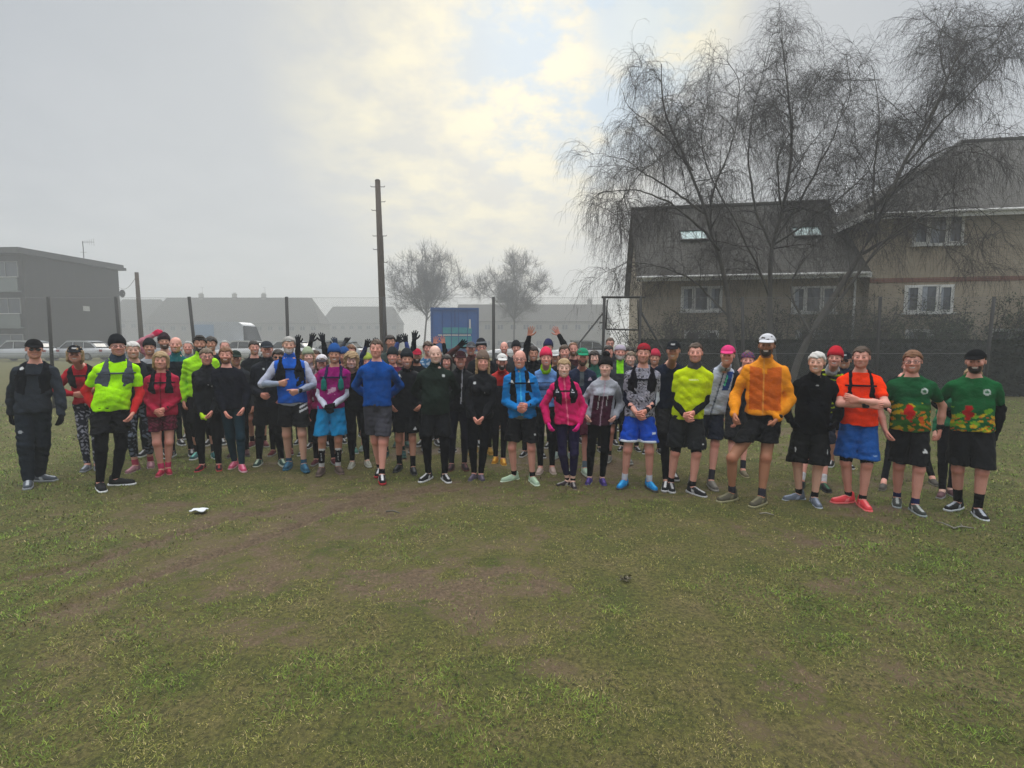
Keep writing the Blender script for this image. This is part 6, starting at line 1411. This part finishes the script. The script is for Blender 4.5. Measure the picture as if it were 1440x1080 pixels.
def litter():
    P0 = onground(280, 721); m = bpy.data.meshes.new('x'); n = 7; r = np.random.RandomState(3)
    V = []; Q = []
    for i in range(n):
        for j in range(n): V.append(((i/(n-1)-.5)*.15, (j/(n-1)-.5)*.10, .028+.025*r.rand()*(1-abs(i/(n-1)-.5))))
    for i in range(n-1):
        for j in range(n-1): Q.append((i*n+j, (i+1)*n+j, (i+1)*n+j+1, i*n+j+1))
    V = V+[(x, y, z-.006) for x, y, z in V]; Q = Q+[tuple(a+n*n for a in q)[::-1] for q in Q]
    o = mesh_np('litter', V, Q, simple('white_paper', (.62, .64, .66), .7, 20, .1), None); o.location = P0; tag(o, 'crumpled white scrap of paper on the grass at the left', 'litter')
    for (a, b, lab, col, L_) in ((( 543, 722), (562, 724), 'thin grey stick on the grass below the man in blue shirt', (.12, .11, .09), 0), ((1068, 725), (1088, 727), 'pale stick on the grass below the orange jacket', (.22, .2, .15), 0)):
        p, q = onground(*a), onground(*b); m = MB(); d = q-p; m.tube([(0, 0, .02), tuple(d*.5+Vector((0, .02, .03))), tuple(d+Vector((0, 0, .02)))], [.010, .009, .006], 6); o = m.build('stick', simple('dead_wood'+str(a[0]), col, .9, 30, .4), None, True); o.location = p; tag(o, lab, 'stick')
    p = onground(1340, 746); m = MB(); m.tube([(0, 0, .02), (.1, .03, .03), (.22, 0, .02)], [.008, .007, .004], 6).tube([(.02, 0, .02), (-.02, .09, .04), (-.03, .16, .03)], [.007, .006, .003], 6).tube([(.12, .03, .03), (.16, .1, .03)], [.005, .003], 5)
    o = m.build('stick', simple('dead_wood_fork', (.2, .19, .16), .9, 30, .4), None, True); o.location = p; tag(o, 'forked pale twig on the grass at the right', 'stick')
    p = onground(880, 818); r = np.random.RandomState(8); V = r.randn(60, 3)*[.022, .014, .008]+[0, 0, .03]; o = leaf_cloud('dead_leaves', None, V, .014, np.array([[.08, .07, .05]])*r.uniform(.5, 2.5, (60, 1)), attrmat('leaf')); o.location = p; tag(o, 'small clump of dead leaves on the grass right of centre', 'leaves')

# ================================================================ sky, sun, fog, camera
def world():
    w = bpy.data.worlds.new('World'); bpy.context.scene.world = w; nt = nodes(w)
    sky = N(nt, 'ShaderNodeTexSky', sky_type='NISHITA', sun_disc=False, sun_elevation=math.radians(SUN_EL), sun_rotation=math.radians(SUN_AZ)); sky.air_density = 1; sky.dust_density = 2
    tc = nt.nodes.new('ShaderNodeTexCoord'); dv = tc.outputs['Generated']
    sx = nt.nodes.new('ShaderNodeSeparateXYZ'); L(nt, dv, sx.inputs[0])
    # cloud layer seen in perspective
    den = mathn(nt, 'MAXIMUM', mathn(nt, 'ADD', sx.outputs[2], .22), .05)
    cx = nt.nodes.new('ShaderNodeCombineXYZ'); L(nt, mathn(nt, 'DIVIDE', sx.outputs[0], den), cx.inputs[0]); L(nt, mathn(nt, 'DIVIDE', sx.outputs[1], den), cx.inputs[1])
    n1 = noise(nt, 1.7, 8, .58, cx.outputs[0]); n2 = noise(nt, 4.5, 7, .6, cx.outputs[0])
    def patch(px, py, r0, r1):
        d = ray(px, py).normalized(); dp = nt.nodes.new('ShaderNodeVectorMath'); dp.operation = 'DOT_PRODUCT'; nm = nt.nodes.new('ShaderNodeVectorMath'); nm.operation = 'NORMALIZE'; L(nt, dv, nm.inputs[0]); L(nt, nm.outputs[0], dp.inputs[0]); dp.inputs[1].default_value = d
        mr = nt.nodes.new('ShaderNodeMapRange'); mr.interpolation_type = 'SMOOTHSTEP'; L(nt, dp.outputs['Value'], mr.inputs[0]); mr.inputs[1].default_value = math.cos(math.radians(r1)); mr.inputs[2].default_value = math.cos(math.radians(r0)); return mr.outputs[0]
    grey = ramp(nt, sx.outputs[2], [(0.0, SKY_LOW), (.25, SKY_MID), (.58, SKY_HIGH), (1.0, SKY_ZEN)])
    grey = mixc(nt, mathn(nt, 'MULTIPLY', ramp(nt, n1, [(.35, (0, 0, 0)), (.68, (1, 1, 1))]), mathn(nt, 'MULTIPLY_ADD', sx.outputs[2], -.6, .5, clamp=True)), grey, SKY_DARK, 'MIX')
    lit = mathn(nt, 'MULTIPLY', patch(670, 150, 3, 22), ramp(nt, n2, [(.40, (.25, .25, .25)), (.62, (1, 1, 1))]))
    c = mixc(nt, mathn(nt, 'MULTIPLY', patch(720, 200, 5, 45), .5), grey, SKY_GLOW)
    c = mixc(nt, mathn(nt, 'MULTIPLY', lit, .85), c, SKY_WARM)
    c = mixc(nt, mathn(nt, 'MULTIPLY', patch(955, 20, 1, 7), mathn(nt, 'MULTIPLY', n2, 1.3)), c, SKY_WARM)
    blue = mathn(nt, 'MULTIPLY', patch(815, 60, 2, 16), ramp(nt, n2, [(.44, (1, 1, 1)), (.56, (0, 0, 0))]))
    blue = mathn(nt, 'MAXIMUM', blue, mathn(nt, 'MULTIPLY', patch(888, 28, 1.5, 5), .8))
    c = mixc(nt, mathn(nt, 'MULTIPLY', blue, .7, clamp=True), c, SKY_BLUE)
    bg1 = nt.nodes.new('ShaderNodeBackground'); L(nt, sky.outputs[0], bg1.inputs[0]); bg1.inputs[1].default_value = .11
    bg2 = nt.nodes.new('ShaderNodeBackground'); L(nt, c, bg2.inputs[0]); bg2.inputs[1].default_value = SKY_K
    cover = mathn(nt, 'MULTIPLY_ADD', blue, 0, .95, clamp=True)
    mx = nt.nodes.new('ShaderNodeMixShader'); L(nt, cover, mx.inputs[0]); L(nt, bg1.outputs[0], mx.inputs[1]); L(nt, bg2.outputs[0], mx.inputs[2])
    o = nt.nodes.new('ShaderNodeOutputWorld'); L(nt, mx.outputs[0], o.inputs[0])
def lights_camera():
    l = bpy.data.lights.new('sun', 'SUN'); l.energy = SUN_E; l.angle = math.radians(25); l.color = (1, .95, .86)
    o = bpy.data.objects.new('sun', l); C.objects.link(o)
    el, az = math.radians(SUN_EL), math.radians(SUN_AZ); d = Vector((math.sin(az)*math.cos(el), math.cos(az)*math.cos(el), math.sin(el)))
    o.rotation_euler = d.to_track_quat('Z', 'Y').to_euler(); o.location = d*50
    c = bpy.data.cameras.new('camera'); c.sensor_width = 36; c.lens = 36*F/1440; c.clip_start = .05; c.clip_end = 2000
    o = bpy.data.objects.new('camera', c); C.objects.link(o); o.location = (0, 0, CAMH); o.rotation_euler = (math.radians(90)-PITCH, 0, 0); bpy.context.scene.camera = o
def haze():
    m = bpy.data.materials.new('fog'); nt = nodes(m); v = nt.nodes.new('ShaderNodeVolumePrincipled'); o = nt.nodes.new('ShaderNodeOutputMaterial'); L(nt, v.outputs[0], o.inputs[1])
    v.inputs['Color'].default_value = FOG_C; v.inputs['Density'].default_value = FOG_D; v.inputs['Anisotropy'].default_value = FOG_G
    o = MB().box(-150, 150, -25, 200, -1.4, 20.5).build('haze', m); tag(o, 'pale morning fog lying over the field and houses', 'fog', kind='stuff')
SUN_EL, SUN_AZ, SUN_E = 32, 2, 1.0
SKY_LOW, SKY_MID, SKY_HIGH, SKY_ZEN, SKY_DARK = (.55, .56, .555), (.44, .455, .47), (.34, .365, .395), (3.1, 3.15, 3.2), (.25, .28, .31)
SKY_GLOW, SKY_WARM, SKY_K, SKY_BLUE = (.56, .57, .55), (.78, .72, .52), .98, (.36, .50, .64)
FOG_C, FOG_D, FOG_G = (.66, .68, .70, 1), .0052, .1
EXPO = 0.50
def main():
    sc = bpy.context.scene
    world(); lights_camera()
    vs = sc.view_settings; sc.display_settings.display_device = 'sRGB'; vs.view_transform = 'Standard'; vs.look = 'None'; vs.gamma = 1; vs.exposure = EXPO
    cy = sc.cycles; cy.use_denoising = True; cy.max_bounces = 6; cy.volume_bounces = 2; cy.transparent_max_bounces = 8; cy.caustics_reflective = False; cy.caustics_refractive = False; cy.sample_clamp_indirect = 6
    build_ground(); build_grass()
    brick_flats(); dark_block(); blue_lorry(); telegraph_pole(); lamp_pole(); fence(); gateway(); hedge()
    house('foggy terrace with hipped roof and three chimneys left of the pole', 205, 448, 419, 455, 135, (283, 330, 371), 3.2, px_r0=0)
    house('faint lower house showing between the dark block and the hipped roof terrace', 150, 225, 421, 452, 150, (), 2.0)
    house('long foggy roof behind the fence right of the blue lorry with one end chimney', 640, 858, 428, 452, 115, (829,), .4)
    house('very faint house in the fog behind the telegraph pole', 452, 560, 431, 455, 165, (), 2.5)
    # birches: three stems in front of the flats
    Zt = 14.6; g = float(gz(0, Zt)); B = lambda x: tuple(Vector((at(x, 500, Zt).x, Zt, g)))
    t0 = time.time()
    bare_tree('bare weeping birch on the left whose crown hangs over the gate frame', [
        ([(1040, 700), (1030, 470), (1014, 358), (995, 302), (975, 240), (946, 180), (925, 120), (935, 90)], .13, .012, -.5),
        ([(1012, 352), (985, 320), (945, 288), (895, 266), (845, 272)], .06, .008, -1.2, -.2), ([(990, 300), (960, 278), (905, 240), (865, 215), (842, 214)], .05, .006, .9, -.2),
        ([(998, 306), (1000, 270), (1030, 200), (1040, 120), (1020, 85)], .05, .008, 1.4, -.2), ([(1028, 450), (985, 400), (938, 372), (890, 362), (860, 385)], .045, .006, -1.0, 0.),
        ([(975, 240), (930, 190), (880, 155), (870, 130)], .035, .006, .3, -.3), ([(960, 200), (900, 240), (862, 300), (852, 345)], .03, .006, -1.3, -.3)], B(1040), Zt, 21, 1.1, 1.15, group='bare birches in front of the brick flats')
    bare_tree('tall middle birch with straight grey stems reaching highest in the centre', [
        ([(1084, 700), (1082, 480), (1085, 350), (1113, 262), (1120, 180), (1106, 110), (1105, 36)], .14, .010, .3),
        ([(1086, 350), (1060, 290), (1050, 220), (1060, 150), (1075, 80)], .06, .008, 1.2, .1), ([(1088, 340), (1140, 260), (1175, 190), (1200, 120), (1190, 75)], .06, .008, .9, .1),
        ([(1083, 420), (1050, 330), (1000, 250), (985, 190), (1000, 120)], .055, .006, -1.2, .1), ([(1086, 345), (1160, 300), (1220, 250), (1240, 170)], .05, .006, -1.0, .1), ([(1100, 300), (1090, 230), (1130, 150), (1150, 90)], .04, .006, -.5, .1)], B(1084), Zt+.5, 33, 1.1, .9, group='bare birches in front of the brick flats')
    bare_tree('leaning birch on the right with long limbs spreading over the brick wall', [
        ([(1103, 700), (1119, 514), (1141, 463), (1163, 441), (1200, 380), (1232, 330), (1262, 260), (1300, 190), (1340, 110), (1375, 30)], .15, .010, -.8),
        ([(1160, 443), (1200, 400), (1240, 345), (1290, 312), (1352, 292), (1400, 300)], .07, .007, -1.6, -.2), ([(1138, 465), (1105, 405), (1140, 350), (1178, 292), (1190, 220)], .05, .007, .8, -.1),
        ([(1232, 330), (1230, 250), (1245, 160), (1230, 90)], .05, .007, .8, -.4), ([(1275, 230), (1330, 170), (1400, 90), (1438, 50)], .05, .007, .2, -.5), ([(1262, 262), (1310, 215), (1380, 200), (1420, 230)], .045, .006, -1.3, -.5),
        ([(1300, 190), (1330, 120), (1310, 60), (1330, 20)], .035, .006, .9, -.6), ([(1345, 100), (1400, 60), (1420, 20)], .03, .006, .2, -.7), ([(1290, 312), (1330, 330), (1370, 310), (1390, 340)], .03, .006, -1.6, -1.2)], B(1103), Zt-.3, 47, 1.1, .9, group='bare birches in front of the brick flats')
    print('birches', time.time()-t0)
    M1 = (simple('far_bark', (.09, .08, .07), .9), simple('far_twig', (.06, .052, .045), .9, bump=False))
    for lab, cx, top, w, Y, sd in (('rounded bare tree in the fog right of the telegraph pole', 598, 358, 52, 72, 5), ('lower bare tree in the fog above the right end of the blue lorry', 722, 368, 55, 76, 9)):
        gg = float(gz(0, Y)); b = at(cx, 480, Y); b.z = gg; rr = random.Random(sd); limbs = [([(cx, 700), (cx+2, 450), (cx+4, (top+450)/2), (cx, top)], .22, .03, 0)]
        for k in range(9):
            a = (k/8-.5)*2; h = top+(1-math.sqrt(max(0, 1-a*a*.8)))*60+rr.uniform(-4, 8); limbs.append(([(cx+2, 452-rr.uniform(0, 12)), (cx+a*w*.4, 425), (cx+a*w*.85, (h+430)/2-8), (cx+a*w, h)], .12, .02, rr.uniform(-2.5, 2.5), 0))
        bare_tree(lab, limbs, tuple(b), Y, sd, .62, -.35, 'bare_tree', 1.9, 'bare trees fading into the fog', .012, mats=M1, barklim=.04)
    for i, (px, top, Y, w, lf, lab) in enumerate(((930, 436, 17.6, 2.6, .5, 'twiggy bush at the left end of the flats'), (985, 445, 17.4, 2.4, .6, 'low twiggy bush under the left window'), (1050, 430, 17.8, 2.6, .5, 'twiggy bush between the two lower left windows'), (1165, 425, 17.5, 2.4, .8, 'bush below the middle window of the flats'),
            (1225, 412, 17.9, 2.6, .8, 'bush climbing beside the red brick band'), (1300, 440, 17.3, 2.8, 1.6, 'leafy dark bush under the lower right window'), (1375, 412, 17.8, 2.8, 1.2, 'tall ivy covered bush right of the lower right window'), (1435, 420, 17.6, 2.6, 1.2, 'ivy covered bush at the right edge'), (1110, 440, 17.2, 2.4, .5, 'thin bush behind the birch stems'))):
        shrub(lab, px, top, Y, w, 60+i, lf, (.034, .038, .02) if lf < 1 else (.024, .036, .016))
    van('pale high roofed van with a light blue side panel behind the runners on the left', 272, 362, 452, 40, (.45, .47, .50))
    cs = [(30, 38.0, .05, (.42, .44, .46), 'silver estate car left of the leftmost man'), (112, 40., .0, (.40, .41, .43), 'silver hatchback behind the leftmost man'), (-60, 39, .1, (.10, .10, .11), 'dark car at the left edge'), (212, 42., .05, (.28, .28, .30), 'grey car behind the white haired runner'),
          (402, 40., .0, (.55, .55, .56), 'white car behind the man in blue body warmer'), (470, 36., .0, (.30, .32, .34), 'grey car behind the raised arms'), (722, 39., 0., (.58, .58, .58), 'white car right of the blue lorry'), (812, 36, 0, (.30, .31, .33), 'grey car left of the gate frame'), (340, 40, 0, (.5, .5, .5), 'pale car beside the high roofed van')]
    for px, Y, rz, col, lab in cs: car(lab, at(px, 488, Y).x, Y, rz, col, H=1.5)
    litter()
    t0 = time.time(); check_people()
    for p in PEOPLE: make_person(p)
    print('people', time.time()-t0)
    haze()
    print('faces', sum(len(o.data.polygons) for o in bpy.data.objects if o.type == 'MESH'), 'time', time.time()-T0)
main()
